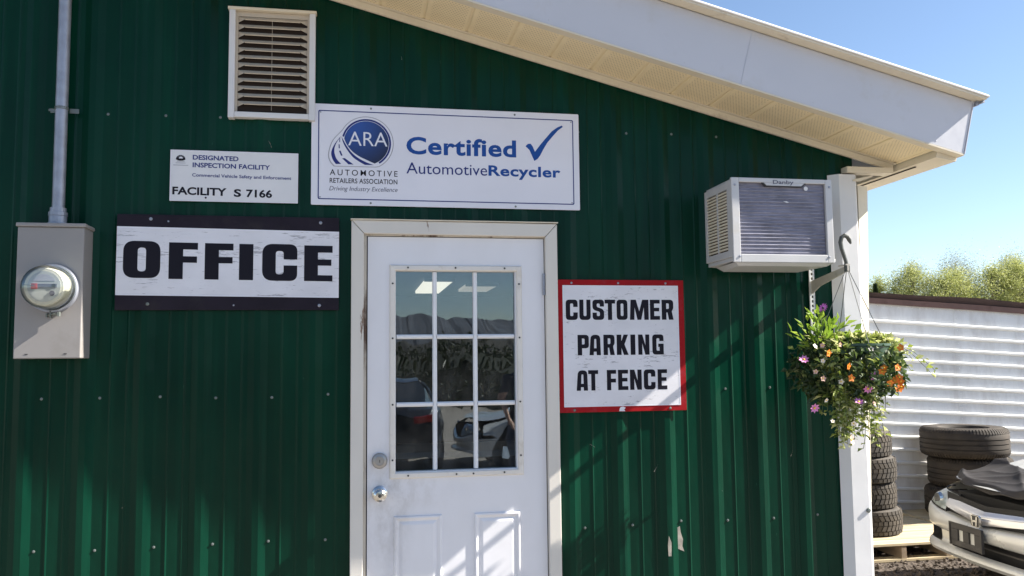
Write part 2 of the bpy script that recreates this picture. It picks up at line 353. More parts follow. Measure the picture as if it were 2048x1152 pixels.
def link(name, me, mat, parent=None, bevel=0, smooth=False, kind=None, label=None, angle=35):
    ob = bpy.data.objects.new(name, me); C.objects.link(ob)
    if mat is not None and not me.materials: me.materials.append(M[mat] if isinstance(mat, str) else mat)
    if parent is not None: ob.parent = parent
    if smooth:
        me.shade_smooth()
        if smooth != 'full': me.set_sharp_from_angle(angle=R(angle))
    if bevel:
        bv = ob.modifiers.new('bevel', 'BEVEL'); bv.width = bevel; bv.segments = 2; bv.limit_method = 'ANGLE'; bv.angle_limit = R(40)
    if kind: ob['kind'] = kind
    if label: ob['label'] = label
    return ob
def origin(parent):
    o = Vector((0, 0, 0)); p = parent
    while p is not None: o += Vector(p.location); p = p.parent
    return o
def part(name, mb, mat, parent, **kw):             # mb in world coordinates; parents are unrotated
    return link(name, mb.mesh(name, origin(parent)), mat, parent, **kw)
def thing(name, label, cat, loc=(0, 0, 0), group=None):
    o = bpy.data.objects.new(name, None); C.objects.link(o); o.location = loc; o['label'] = label; o['category'] = cat; o.empty_display_size = .1
    if group: o['group'] = group
    return o
def tag(o, label, cat, group=None):
    o['label'] = label; o['category'] = cat
    if group: o['group'] = group
    return o
def struct(name, mb, mat, **kw):
    return link(name, mb.mesh(name), mat, kind='structure', **kw)
def copy_tree(o, parent=None):
    c = o.copy(); C.objects.link(c); c.parent = parent
    for ch in o.children: copy_tree(ch, c)
    return c
def curve_mesh(loops, y=0., extr=0.):
    """closed 2-D loops (x, z), even-odd filled, as a flat sheet facing -y"""
    cu = bpy.data.curves.new('tmp', 'CURVE'); cu.dimensions = '2D'; cu.fill_mode = 'BOTH' if extr else 'FRONT'
    for lp in loops:
        sp = cu.splines.new('POLY'); sp.points.add(len(lp)-1); sp.use_cyclic_u = True
        for p, q in zip(sp.points, lp): p.co = (q[0], q[1], 0, 1)
    cu.extrude = extr
    return _flat(cu, y)
def _flat(cu, y):
    ob = bpy.data.objects.new('tmp', cu); C.objects.link(ob)
    dg = bpy.context.evaluated_depsgraph_get(); dg.update(); ev = ob.evaluated_get(dg); me = ev.to_mesh()
    mb = MB(); mb.v = [(v.co.x, y-v.co.z, v.co.y) for v in me.vertices]; mb.f = [tuple(p.vertices) for p in me.polygons]
    ev.to_mesh_clear(); bpy.data.objects.remove(ob); bpy.data.curves.remove(cu)
    return mb
def textmb(txt, x0, x1, zb, cap, y, bold=0., shear=0., space=1.):
    def mk(t):
        cu = bpy.data.curves.new('tmp', 'FONT'); cu.body = t; cu.size = 1; cu.offset = bold; cu.shear = shear; cu.space_character = space; cu.resolution_u = 4
        return _flat(cu, 0)
    hm = mk('H'); ch = max(v[2] for v in hm.v); cb = min(v[2] for v in hm.v)
    mb = mk(txt); a = min(v[0] for v in mb.v); b = max(v[0] for v in mb.v)
    mb.v = [(x0+(v[0]-a)/(b-a)*(x1-x0), y, zb+(v[2]-cb)/(ch-cb)*cap) for v in mb.v]
    return mb
def rounded(pts, n=5):
    """pts: (x, z[, r]) -> loop with rounded corners"""
    out = []; k = len(pts)
    for i, p in enumerate(pts):
        r = p[2] if len(p) > 2 else 0
        P = Vector(p[:2])
        if not r: out.append(tuple(P)); continue
        A = Vector(pts[i-1][:2]); B = Vector(pts[(i+1) % k][:2])
        a = (A-P); b = (B-P); r = min(r, a.length*.49, b.length*.49); a = P+a.normalized()*r; b = P+b.normalized()*r
        for t in range(n+1):
            u = t/n; out.append(tuple(a*(1-u)**2+P*2*u*(1-u)+b*u*u))
    return out
def rrect(x0, x1, z0, z1, r): return rounded([(x0, z0, r), (x1, z0, r), (x1, z1, r), (x0, z1, r)])
def plate(x0, x1, z0, z1, r, y0, y1):
    lp = rrect(x0, x1, z0, z1, r); mb = MB(); mb.extr([(p[0], 0, p[1]) for p in lp], (0, y0, 0), (0, y1, 0)); return mb
def headmb(c, r=.006, h=.004, axis='y'):
    return MB().lathe([(r, 0), (r, -h*.4), (r*.75, -h*.9), (0.0001, -h)], c, axis, 8)

M['sidewhite'] = MAT('pale_side_siding', (.46, .43, .37), .5, var=.06, vscale=2)
def part(name, mb, mat, parent, at=None, **kw):
    o = origin(parent)
    if at is None: return link(name, mb.mesh(name, o), mat, parent, **kw)
    ob = link(name, mb.mesh(name, at), mat, parent, **kw); ob.location = Vector(at)-o; return ob

# ------------------------------------------------------------------ ground and far setting
g = MB().grid(lambda u, v: (-2500+5000*u, -3000+6000*v, -.002 + 0*u), 4, 4)
struct('ground', g, 'ground')
def hillz(x): return 24+10*math.sin(x*.004+1.2)+7*math.sin(x*.013+.3)+3*math.sin(x*.031)+2*math.sin(x*.09)+(60-x*.05 if x < 400 else 40)*.35
hm = MB()
for x in range(-1600, 1601, 5):
    hm.v += [(x, -820, -2), (x, -1100, hillz(x)+random.uniform(-1.2, 1.6)), (x, -1500, hillz(x)*.9)]
for i in range(640):
    a = i*3; hm.f += [(a, a+1, a+4, a+3), (a+1, a+2, a+5, a+4)]
struct('hills', hm, 'hill')

hm = MB()
for x in range(-700, 701, 3):
    hm.v += [(x, -330, -2), (x, -400, 10.5-.016*x+2*math.sin(x*.02)+random.uniform(-.7, 1.1)), (x, -520, 8)]
for i in range(466):
    a = i*3; hm.f += [(a, a+1, a+4, a+3), (a+1, a+2, a+5, a+4)]
struct('wooded_ridge', hm, 'ridge')

# ------------------------------------------------------------------ office building
PITCHX = .2286
TH = math.atan(.2535); ct, st = math.cos(TH), math.sin(TH)
P0 = Vector((3.909, 0, 2.513))
def RP(t, h, y): return Vector((P0.x+t*ct+h*st, y, P0.z-t*st+h*ct))
def zline(x): return P0.z-(x-P0.x)*.2535
bld = thing('office_building', 'green ribbed metal office building with white fascia and panelled door', 'building')
XL, XR = -4.0, 3.688
# siding panels, four ribs wide, each its own sheet
def profile(i0, n):
    pts = []
    for i in range(i0, i0+n):
        x = i*PITCHX
        pts += [(x-.097, 0), (x-.069, -.0115), (x-.044, -.0115), (x-.014, 0), (x+.038, 0), (x+.044, -.0028), (x+.050, 0), (x+.102, 0), (x+.108, -.0028), (x+.114, 0)]
    return pts
DX0, DX1, DZ = 1.262, 2.166, 2.205
def siding(i0, n, mbk):
    pr = [p for p in profile(i0, n) if XL <= p[0] <= XR]
    end = i0+n
    nx = end*PITCHX-.097
    if nx <= XR: pr.append((nx, 0))
    elif pr[-1][0] < XR: pr.append((XR, pr[-1][1]))
    # insert door cuts
    out = []
    for a, b in zip(pr, pr[1:]):
        out.append(a)
        for c in (DX0, DX1):
            if a[0] < c < b[0]: out.append((c, a[1]+(b[1]-a[1])*(c-a[0])/(b[0]-a[0])))
    out.append(pr[-1]); mb = MB()
    for a, b in zip(out, out[1:]):
        mid = (a[0]+b[0])/2; z0 = DZ if DX0 < mid < DX1 else .02
        k = len(mb.v)
        mb.v += [(a[0], a[1], z0), (b[0], b[1], z0), (b[0], b[1], zline(b[0])+.012), (a[0], a[1], zline(a[0])+.012)]
        mb.f.append((k, k+1, k+2, k+3))
    return mb
for k in range(-17, 16, 4):
    mb = siding(k, 4, None)
    if mb.f:
        if (k//4) % 2: mb.v = [(x, y-.0010, z) for x, y, z in mb.v]      # every second sheet laps over its neighbours
        part('siding_panel', mb, 'green', bld)
# fasteners of the siding
sc = MB()
for zz, xo in ((.848, 0), (1.456, .008), (2.66, .006)):
    for i in range(-16, 16):
        x = i*PITCHX+xo
        if (DX0-.05 < x < DX1+.05 and zz < 2.3) or x > 3.5: continue
        if zz > zline(x)-.05: continue
        x += random.uniform(-.004, .004); z = zz+random.uniform(-.006, .006)
        sc.lathe([(.0062, 0), (.0062, -.0012), (.0038, -.0016), (.0038, -.0050), (.0001, -.0056)], (x, 0, z), 'y', 8)
part('siding_screws', sc, 'zinc', bld, kind='stuff')
# paint chips where the siding is scraped to primer
ch = MB()
ch.add(curve_mesh([[(2.70, .735), (2.712, .76), (2.715, .80), (2.727, .825), (2.738, .83), (2.742, .80), (2.752, .77), (2.748, .74), (2.757, .715), (2.742, .722), (2.728, .728), (2.716, .722)]], -.0009))
part('paint_chip', ch, MAT('bare_primer', (.33, .30, .26), .8, var=.3, vscale=30), bld)
ch = MB().poly([(2.676, -.0125, .70), (2.69, -.0125, .70), (2.692, -.0125, .76), (2.680, -.0125, .79), (2.674, -.0125, .75)])
part('paint_chip', ch, bpy.data.materials['bare_primer'], bld)
for (x, z, L_, a_) in ((.905, 2.535, .035, 115), (.94, 2.88, .012, 60), (1.47, 2.96, .018, 100), (2.62, 1.08, .05, 60), (2.95, .98, .06, 110), (3.30, 1.13, .03, 70), (2.34, 1.20, .03, 150), (.33, 1.01, .02, 40), (.62, 1.2, .015, 80)):
    dx, dz = L_*math.cos(R(a_)), L_*math.sin(R(a_)); w = .0012
    part('scratch', MB().poly([(x-w, -.0032, z), (x+w, -.0032, z), (x+dx+w*.6, -.0032, z+dz), (x+dx*.5+w*1.6, -.0032, z+dz*.55)]), bpy.data.materials['bare_primer'], bld)
# carcass behind the siding: side, rear and left walls, and the wall core with the door opening
co = MB()
co.box(XL, DX0-.0, .02, .14, 0, 2.4); co.box(DX1, 3.66, .02, .14, 0, 2.4); co.box(DX0, DX1, .02, .14, DZ, 2.4)
co.extr([(XL, 0, 2.4), (3.66, 0, 2.4), (3.66, 0, zline(3.66)), (XL, 0, zline(XL))], (0, .02, 0), (0, .14, 0))
part('wall_core', co, 'roomwall', bld)
sw = MB()
for j in range(int(9/PITCHX)):
    y = .16+j*PITCHX
    for a, b in (((y, 3.69), (y+.13, 3.69)), ((y+.13, 3.69), (y+.155, 3.703)), ((y+.155, 3.703), (y+.18, 3.703)), ((y+.18, 3.703), (y+PITCHX, 3.69))):
        sw.poly([(a[1], a[0], 0), (b[1], b[0], 0), (b[1], b[0], 2.49), (a[1], a[0], 2.49)])
part('side_wall', sw, 'sidewhite', bld)
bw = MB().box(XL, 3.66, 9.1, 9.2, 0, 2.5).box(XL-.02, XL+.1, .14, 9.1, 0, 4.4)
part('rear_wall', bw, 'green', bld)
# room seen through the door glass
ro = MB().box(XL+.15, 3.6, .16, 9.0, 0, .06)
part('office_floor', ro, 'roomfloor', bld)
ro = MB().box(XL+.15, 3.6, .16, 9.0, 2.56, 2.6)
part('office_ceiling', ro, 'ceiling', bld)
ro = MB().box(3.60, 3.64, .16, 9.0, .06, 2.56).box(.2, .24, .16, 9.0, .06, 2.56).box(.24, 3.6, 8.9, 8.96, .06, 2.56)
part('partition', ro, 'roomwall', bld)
# roof: deck, fascia, drip edge, soffit, wall trim
TL = -8.2
rf = MB().extr([RP(TL, .29, 0), RP(.10, .29, 0), RP(.10, .305, 0), RP(TL, .305, 0)], (0, -.37, 0), (0, 9.4, 0))
roof = part('roof', rf, 'trimwhite', bld)
us = MB().extr([RP(TL, .2875, -.379), RP(TL, .2895, -.434), RP(TL, .2985, -.434), RP(TL, .2985, -.379)], (0, 0, 0), RP(.128, 0, 0)-RP(TL, 0, 0))
part('drip_underside', us, 'cream', roof)
de = [(-.376, .299), (-.430, .299), (-.441, .301), (-.441, .306), (-.424, .3185), (-.30, .3185), (-.30, .3065), (-.376, .3065)]
db = MB()
for (y, h) in de: db.v.append(tuple(RP(TL, h, y)))
for (y, h) in de: db.v.append(tuple(RP(.135, h, y)))
n = len(de)
for i in range(n): db.f.append((i, (i+1) % n, n+(i+1) % n, n+i))
db.f += [tuple(range(n)), tuple(range(n, 2*n))]
part('drip_edge', db, 'trimwhite', roof)
rr_ = MB()
for k in range(22):
    t = -.10-k*.37
    rr_.extr([RP(t, .306, 0), RP(t+.015, .33, 0), RP(t+.03, .33, 0), RP(t+.045, .306, 0)], (0, -.29, 0), (0, 9.4, 0))
part('roof_ribs', rr_, 'trimwhite', roof)
fb = MB().extr([RP(TL, .03, 0), RP(.10, .03, 0), RP(.10, .2855, 0), RP(TL, .2855, 0)], (0, -.38, 0), (0, -.355, 0))
fas = part('fascia', fb, 'fascia', bld, bevel=.003)
lip = MB().extr([RP(TL, .022, 0), RP(.101, .022, 0), RP(.101, .0295, 0), RP(TL, .0295, 0)], (0, -.382, 0), (0, -.335, 0))
part('fascia_lip', lip, 'cream', fas)
# corner cap wrapping the end of the fascia, with its small stepped return
cc_ = MB().extr([RP(.1005, .03, 0), RP(.104, .03, 0), RP(.104, .285, 0), RP(.1005, .285, 0)], (0, -.383, 0), (0, 9.3, 0))
part('eave_fascia', cc_, 'fascia', bld)
stp = MB().extr([RP(.104, .262, 0), RP(.118, .268, 0), RP(.118, .286, 0), RP(.104, .286, 0)], (0, -.40, 0), (0, -.33, 0)).extr([RP(.119, .276, 0), RP(.130, .279, 0), RP(.130, .2865, 0), RP(.119, .2865, 0)], (0, -.42, 0), (0, -.33, 0))
part('drip_return', stp, 'steel', roof)
eb = MB().extr([RP(-.005, -.004, 0), RP(.10, .006, 0), RP(.10, .0295, 0), RP(.0, .06, 0)], (0, -.334, 0), (0, 9.3, 0))
part('eave_box', eb, 'cream', bld)
for t in (-1.02, -3.6, -6.2):                     # lapped lengths of fascia metal
    part('fascia_lap', MB().extr([RP(t, .031, 0), RP(t+.004, .031, 0), RP(t+.004, .285, 0), RP(t, .285, 0)], (0, -.3818, 0), (0, -.3802, 0)), 'fascia', fas)
for k in range(26):
    t = -.05-k*.31
    part('nail', headmb(RP(t, .262 if k % 2 else .05, -.380), .0035, .0015), 'fascia', fas)
g_ = MB().extr([RP(.012, -.0072, 0), RP(.019, -.0065, 0), RP(.019, -.0025, 0), RP(.012, -.0035, 0)], (0, -.16, 0), (0, .3, 0))
part('eave_gap', g_, 'gap_dark', bld)
# soffit planks with perforations, one object each
seam0 = (3.695-P0.x)/ct; sp_ = .2
pw = sp_-.0005
sm_ = MB()
prof = [(.0, .006), (.006, 0), (.062, 0), (.066, .004), (.070, 0), (.128, 0), (.132, .004), (.136, 0), (pw-.010, 0), (pw-.004, .007), (pw, .012), (0, .012)]
prof = [(.0, .003), (.004, 0), (pw-.012, 0), (pw-.006, .004), (pw, .0045), (pw, .012), (0, .012)]
sm_.extr([(a, 0, b) for a, b in prof], (0, -.352, 0), (0, -.012, 0))
sm_me = sm_.mesh('soffit_plank')
for k in range(-1, 38):
    tl = seam0-k*sp_
    if tl+pw > -.004 and k < 0:                         # last plank cut at the eave box
        q = MB().extr([(a if a < .1 else a, 0, b) for a, b in [(0, .007), (.007, 0), (-.006-tl, 0), (-.006-tl, .012), (0, .012)]], (0, -.352, 0), (0, -.012, 0)); me = q.mesh('soffit_plank')
    else: me = sm_me
    ob = link('soffit_plank', me, 'soffit', bld); ob.location = RP(tl, .034, 0); ob.rotation_euler = (0, TH, 0)
    gp = MB().box(-.004, .0015, -.034, -.020, .0005, .0075)      # dark notch where the seam meets the wall trim
    o2 = link('seam_notch', gp.mesh('seam_notch'), 'gap_dark', ob)
jt = MB().extr([RP(TL, 0, 0), RP(-.02, 0, 0), RP(-.02, .030, 0), RP(TL, .030, 0)], (0, -.030, 0), (0, -.013, 0))
part('wall_trim', jt, 'cream', bld, bevel=.002)
jt = MB().extr([RP(TL, .0304, 0), RP(-.012, .0304, 0), RP(-.012, .0335, 0), RP(TL, .0335, 0)], (0, -.045, 0), (0, -.013, 0))
part('soffit_channel', jt, 'cream', bld)
bd = MB().box(3.622, 3.872, -.062, -.002, 2.493, 2.522)
part('eave_block', bd, 'cream', bld, bevel=.002)
# corner trim and bent flashing
tp = [(3.548, -.006), (3.587, -.044), (3.672, -.044), (3.704, -.008), (3.704, .15), (3.69, .15), (3.69, 0), (3.66, -.03), (3.595, -.03), (3.555, .0)]
cp = MB()
zs = [.0, .3, .55, .8, 1.1, 1.4, 1.7, 2.0, 2.25, 2.486]
for z in zs:
    for (x, y) in tp: cp.v.append((x+random.uniform(-.0015, .0015), y+random.uniform(-.0012, .0012), z))
n = len(tp)
for i in range(len(zs)-1):
    for j in range(n): q = (j+1) % n; cp.f.append((i*n+j, i*n+q, (i+1)*n+q, (i+1)*n+j))
cp.f += [tuple(range(n)), tuple(range((len(zs)-1)*n, len(zs)*n))]
trim = part('corner_trim', cp, 'trimwhite', bld)
for z in (.87, 1.45):
    part('rivet', headmb((3.665, -.0445, z), .012, .008), 'zinc', trim)
fl = MB().hexa([(3.706, .0, .9), (3.712, .0, .9), (3.712, .04, .9), (3.706, .04, .9), (3.706, -.012, 2.44), (3.775, .012, 2.44), (3.775, .03, 2.44), (3.706, .03, 2.44)])
part('corner_flashing', fl, 'cream', bld)
fl = MB().extr([(3.66, 0, 2.452), (3.70, 0, 2.452), (3.765, 0, 2.476), (3.765, 0, 2.483), (3.66, 0, 2.46)], (0, -.049, 0), (0, -.040, 0))
part('trim_cap', fl, 'cream', bld)

# ------------------------------------------------------------------ door, frame and glazing
fr = thing('tmp', '', ''); bpy.data.objects.remove(fr)
df = MB()
CY0, CY1 = -.034, .02
cas = bpy.data.objects.new('door_frame', None); C.objects.link(cas); cas.parent = bld
def cboard(pts): 
    return MB().extr([(x, 0, z) for x, z in pts], (0, CY0, 0), (0, CY1, 0))
part('casing_board', cboard([(1.250, 0), (1.304, 0), (1.304, 2.1575), (1.250, 2.2165)]), 'casing', cas, bevel=.003)
part('casing_board', cboard([(2.118, 0), (2.173, 0), (2.173, 2.2145), (2.118, 2.155)]), 'casing', cas, bevel=.003)
part('casing_board', cboard([(1.2512, 2.2178), (1.305, 2.159), (2.117, 2.1565), (2.1718, 2.2158)]), 'casing', cas, bevel=.003)
part('drip_cap', MB().box(1.247, 2.177, -.040, 0, 2.2185, 2.223), 'cream', cas)
jb = MB().box(1.278, 1.3165, -.012, .12, .1, 2.165); part('jamb', jb, 'jamb', cas)
jb = MB().box(2.1305, 2.160, -.012, .12, .1, 2.165); part('jamb', jb, 'jamb', cas)
jb = MB().box(1.3166, 2.1304, -.012, .12, 2.1515, 2.19); part('jamb', jb, 'jamb', cas)
ws = MB().box(1.3167, 1.3208, .0, .03, .12, 2.150).box(2.1145, 2.1303, .0, .03, .12, 2.15).box(1.3209, 2.1144, .002, .03, 2.1486, 2.1513)
part('weatherstrip', ws, 'gap_dark', cas)
part('sill', MB().box(1.26, 2.165, -.05, .12, .05, .115), 'steel', cas)

DO = (1.322, .045, .12)
sl = MB(); X0, X1, Z0, Z1 = 1.322, 2.1258, .12, 2.156; GX0, GX1, GZ0, GZ1 = 1.446, 1.989, 1.112, 2.003
sl.box(X0, GX0, .045, .088, Z0, Z1).box(GX1, X1, .045, .088, Z0, Z1).box(GX0, GX1, .045, .088, GZ1, Z1).box(GX0, GX1, .045, .088, Z0, GZ0)
door = part('door', sl, 'door', bld, at=DO, label='white half-glazed door with nine panes and raised lower panels')
def ring(x0, x1, z0, z1, prof, y):            # moulding: prof = (inset, out)
    mb = MB(); loops = []
    for (i, o) in prof: loops.append([(x0+i, y-o, z0+i), (x1-i, y-o, z0+i), (x1-i, y-o, z1-i), (x0+i, y-o, z1-i)])
    for L in loops: mb.v += L
    for k in range(len(loops)-1):
        for j in range(4): q = (j+1) % 4; mb.f.append((k*4+j, k*4+q, k*4+4+q, k*4+4+j))
    return mb
part('lite_frame', ring(1.418, 2.021, 1.082, 2.030, [(0, 0), (.002, .006), (.006, .010), (.022, .0105), (.026, .007), (.0285, -.02)], .045), 'lite', door)
vx = (1.621, 1.805); hz = (1.707, 1.405)
xs = [GX0, vx[0], vx[1], GX1]; zs_ = [GZ0, hz[1], hz[0], GZ1]
for i in range(3):
    for j in range(3):
        pc = ((xs[i]+xs[i+1])/2, .068, (zs_[j]+zs_[j+1])/2)
        pn = part('pane', MB().box(xs[i]+.0005, xs[i+1]-.0005, .066, .070, zs_[j]+.0005, zs_[j+1]-.0005), 'glass', door, at=pc)
        pn.rotation_euler = (R(random.uniform(-.12, .12)), 0, R(random.uniform(-.12, .12)))
for x in vx: part('muntin', MB().extr([(x-.010, .065, 0), (x-.010, .058, 0), (x-.005, .050, 0), (x+.005, .050, 0), (x+.010, .058, 0), (x+.010, .065, 0)], (0, 0, GZ0+.004), (0, 0, GZ1-.004)), 'muntin', door)
for z in hz:
    for a, b in ((GX0+.004, vx[0]-.0101), (vx[0]+.0101, vx[1]-.0101), (vx[1]+.0101, GX1-.004)):
        part('muntin', MB().extr([(0, .065, z-.010), (0, .058, z-.010), (0, .050, z-.005), (0, .050, z+.005), (0, .058, z+.010), (0, .065, z+.010)], (a, 0, 0), (b, 0, 0)), 'muntin', door)
for (x, z) in [(1.50, 2.017), (1.714, 2.017), (1.94, 2.017), (1.50, 1.096), (1.714, 1.096), (1.79, 1.096), (1.93, 1.097)] + [(1.432, z) for z in (1.945, 1.70, 1.407, 1.165)] + [(2.006, z) for z in (1.945, 1.70, 1.41, 1.17)]:
    part('screw_plug', MB().lathe([(.0042, 0), (.0042, -.0016), (.0001, -.0018)], (x, .0345, z), 'y', 8), 'dark', door)
for (a, b) in ((1.437, 1.650), (1.792, 2.003)):
    part('raised_panel', ring(a, b, .22, .922, [(0, 0), (.004, .007), (.010, .008), (.018, .003), (.024, .0005), (.034, .0045), (.040, .006)], .045).add(MB().poly([(a+.04, .039, .26), (b-.04, .039, .26), (b-.04, .039, .882), (a+.04, .039, .882)])), 'door', door, at=DO)
def knob(c):
    k = MB().lathe([(.034, .0), (.034, -.006), (.028, -.011), (.014, -.014), (.0135, -.030), (.024, -.037), (.0285, -.048), (.027, -.060), (.018, -.068), (.0001, -.070)], c, 'y', 28); return k
kn = part('door_knob', knob((1.376, .045, 1.022)), 'chrome', door, smooth=True)
part('keyhole', MB().lathe([(.008, 0), (.008, -.002), (.0001, -.002)], (1.376, -.0255, 1.022), 'y', 14).box(1.3755, 1.3765, -.0285, -.0274, 1.018, 1.027), 'plasticdark', door)
part('deadbolt', MB().lathe([(.034, 0), (.034, -.008), (.030, -.016), (.019, -.019), (.018, -.017), (.0001, -.017)], (1.376, .045, 1.164), 'y', 28), MAT('dull_zinc_lock', (.36, .35, .34), .4, .7), door, smooth=True)
part('lock_slot', MB().box(1.3748, 1.3772, .0262, .0278, 1.158, 1.170), 'dark', door)
for z in (1.945, .55):
    hb = MB()
    for k in range(5): hb.lathe([(.0068, z-.05+k*.02), (.0068, z-.0312+k*.02)], (2.124, .036, 0), 'z', 10)
    part('hinge', hb, 'steel', door)

door.location = (1.277+(1.322-1.277)*.986, -.008, 1.6+(.12-1.6)*.986); door.scale = (.986, 1, .986)   # the slab sits almost flush with its casing
# louvred gable vent
vent = bpy.data.objects.new('gable_vent', None); C.objects.link(vent); vent.parent = bld
VX0, VX1, VZ0, VZ1 = .724, 1.090, 2.657, 3.146
for bx in ((VX0, VX0+.026, VZ0-.004, VZ1-.012), (VX1-.026, VX1, VZ0-.004, VZ1-.012)):
    part('vent_frame', MB().box(bx[0], bx[1], -.040, -.001, bx[2], bx[3]), 'trimwhite', vent, bevel=.002)
part('vent_frame', MB().box(VX0+.0262, VX1-.0262, -.038, -.001, VZ0, VZ0+.024), 'trimwhite', vent, bevel=.002)
part('vent_frame', MB().box(VX0-.006, VX1+.004, -.045, -.001, VZ1-.0118, VZ1), 'cream', vent, bevel=.002)
part('vent_backing', MB().box(VX0+.0262, VX1-.0262, -.0145, -.0131, VZ0+.0242, VZ1-.0122), MAT('vent_inside', (.022, .013, .009), .9), vent)
part('vent_plate', MB().box(VX0+.0263, VX0+.036, -.020, -.0146, VZ0+.0243, VZ1-.0123).box(VX1-.036, VX1-.0263, -.020, -.0146, VZ0+.0243, VZ1-.0123).box(VX0+.0361, VX1-.0361, -.02, -.0146, 3.112, VZ1-.0124), 'ventslat', vent)
sa, sb = VX0+.0362, VX1-.0362
slat = MB(); T = .0015
def slatpts(dy, dz): 
    return [(sa, -.0152+dy, .0125+dz), (sb, -.0152+dy, .0125+dz), (sb, -.0152+dy, -.014+dz), (sb-.03, -.036+dy, -.006+dz), (sa+.03, -.036+dy, -.006+dz), (sa, -.0152+dy, -.014+dz)]
A = slatpts(0, 0)
for q in (((0, 1, 3, 4)), ((1, 2, 3)), ((0, 4, 5))): slat.poly([A[i] for i in q])
slat.poly([A[4], A[3], (A[3][0], -.034, -.0085), (A[4][0], -.034, -.0085)])
slat_me = slat.mesh('slat', (0, 0, 0), fix=False)
for k in range(12):
    ob = link('slat', slat_me, 'ventslat', vent); ob.location = (0, 0, 3.099-.0343*k)
part('vent_rod', MB().tube([(.905, -.0362, 2.69), (.905, -.0362, 3.105)], .0007, 5), 'ventslat', vent)
# ------------------------------------------------------------------ signs
SY = -.0135                                   # the boards lie on the ribs
def sign(name, label, x0, x1, z0, z1): return thing(name, label, 'sign', (x0, 0, z0))
# long certified sign
s1 = sign('certified_sign', 'long white sign with blue border, round road logo and tick, above the door', 1.075, 2.288, 2.284, 2.737)
part('board', plate(1.075, 2.288, 2.284, 2.737, .006, SY, SY-.004), 'signwhite', s1, bevel=.0015)
Y = SY-.0046
bd = MB().add(curve_mesh([rrect(1.104, 2.261, 2.309, 2.708, .008), rrect(1.1085, 2.2565, 2.3135, 2.7035, .006)], Y))
part('border_line', bd, 'navy', s1)
part('lettering', textmb('Certified', 1.490, 1.990, 2.5225, .079, Y, bold=.028, space=1.06), 'blue', s1)
part('lettering', textmb('Automotive', 1.490, 1.855, 2.434, .0505, Y), 'navy', s1)
part('lettering', textmb('Recycler', 1.861, 2.197, 2.434, .0485, Y, bold=.028, space=1.06), 'blue', s1)
tick = [(2.034, 2.577), (2.046, 2.588), (2.058, 2.589), (2.067, 2.578), (2.078, 2.552), (2.107, 2.590), (2.158, 2.650), (2.185, 2.670), (2.207, 2.680), (2.212, 2.674), (2.188, 2.656), (2.164, 2.629), (2.137, 2.597), (2.119, 2.567), (2.102, 2.535), (2.091, 2.520), (2.075, 2.509), (2.063, 2.535), (2.052, 2.560)]
part('tick', curve_mesh([tick], Y), 'blue', s1)
part('lettering', textmb('AUTOMOTIVE', 1.155, 1.451, 2.4175, .0255, Y, bold=.003, space=1.4), 'inkblack', s1)
part('lettering', textmb('RETAILERS ASSOCIATION', 1.155, 1.450, 2.383, .0215, Y, bold=.012, space=1.05), 'inkblack', s1)
part('lettering', textmb('Driving Industry Excellence', 1.153, 1.451, 2.349, .0195, Y, shear=.25), 'inkgrey', s1)
def circ(cx, cz, r, a0=0, a1=360, n=48): return [(cx+r*math.cos(R(a0+(a1-a0)*i/n)), cz+r*math.sin(R(a0+(a1-a0)*i/n))) for i in range(n+(0 if a1-a0 == 360 else 1))]
LC = (1.3135, 2.566)
def cat(pts, n=6):                            # smooth open curve through points
    out = []
    for i in range(len(pts)-1):
        p0 = Vector(pts[max(i-1, 0)]); p1 = Vector(pts[i]); p2 = Vector(pts[i+1]); p3 = Vector(pts[min(i+2, len(pts)-1)])
        for t in range(n):
            u = t/n; out.append(tuple(.5*((2*p1)+(p2-p0)*u+(2*p0-5*p1+4*p2-p3)*u*u+(3*p1-p0-3*p2+p3)*u**3)))
    out.append(tuple(pts[-1])); return out
edge = circ(*LC, .1165, -63, 152, 40)+cat([(1.203, 2.612), (1.168, 2.570), (1.152, 2.515), (1.158, 2.482), (1.176, 2.459)])[1:]+[(1.352, 2.460)]
edge2 = [(LC[0]+(x-LC[0])*1.03, 2.565+(z-2.565)*1.03) for x, z in edge]
part('logo_outline', curve_mesh([edge2], Y+.0001), 'palegrey', s1)
part('logo_ground', curve_mesh([edge], Y-.0003), 'signwhite', s1)
low = cat([(1.206, 2.592), (1.218, 2.556), (1.238, 2.527), (1.262, 2.505), (1.295, 2.486), (1.335, 2.472)])
ringo = circ(*LC, .1085, -58, 166, 40); ringi = circ(*LC, .1005, -58, 166, 40)
part('logo_ring', curve_mesh([ringo+ringi[::-1]], Y-.0006), 'navy', s1)
inner = circ(*LC, .0985, -66, 170, 40)+cat([(1.214, 2.590), (1.226, 2.560), (1.248, 2.530), (1.280, 2.506), (1.318, 2.488), (1.350, 2.474)])[1:]
part('logo_disc', curve_mesh([inner], Y-.0009), 'disc', s1)
part('lettering', textmb('ARA', 1.234, 1.406, 2.5525, .0625, Y-.0013, bold=-.004), 'signwhite', s1)
road = cat([(1.204, 2.593), (1.213, 2.562), (1.231, 2.530), (1.255, 2.500), (1.280, 2.482), (1.307, 2.467)])+[(1.346, 2.467)]+cat([(1.346, 2.467), (1.310, 2.480), (1.275, 2.499), (1.250, 2.520), (1.230, 2.546), (1.215, 2.572)])[1:]
part('logo_road', curve_mesh([road], Y-.0006), 'navy', s1)
road = cat([(1.201, 2.592), (1.175, 2.556), (1.161, 2.520), (1.166, 2.490), (1.181, 2.467)])+cat([(1.204, 2.468), (1.183, 2.492), (1.174, 2.527), (1.182, 2.560), (1.201, 2.590)])
part('logo_road', curve_mesh([road], Y-.0006), 'navy', s1)
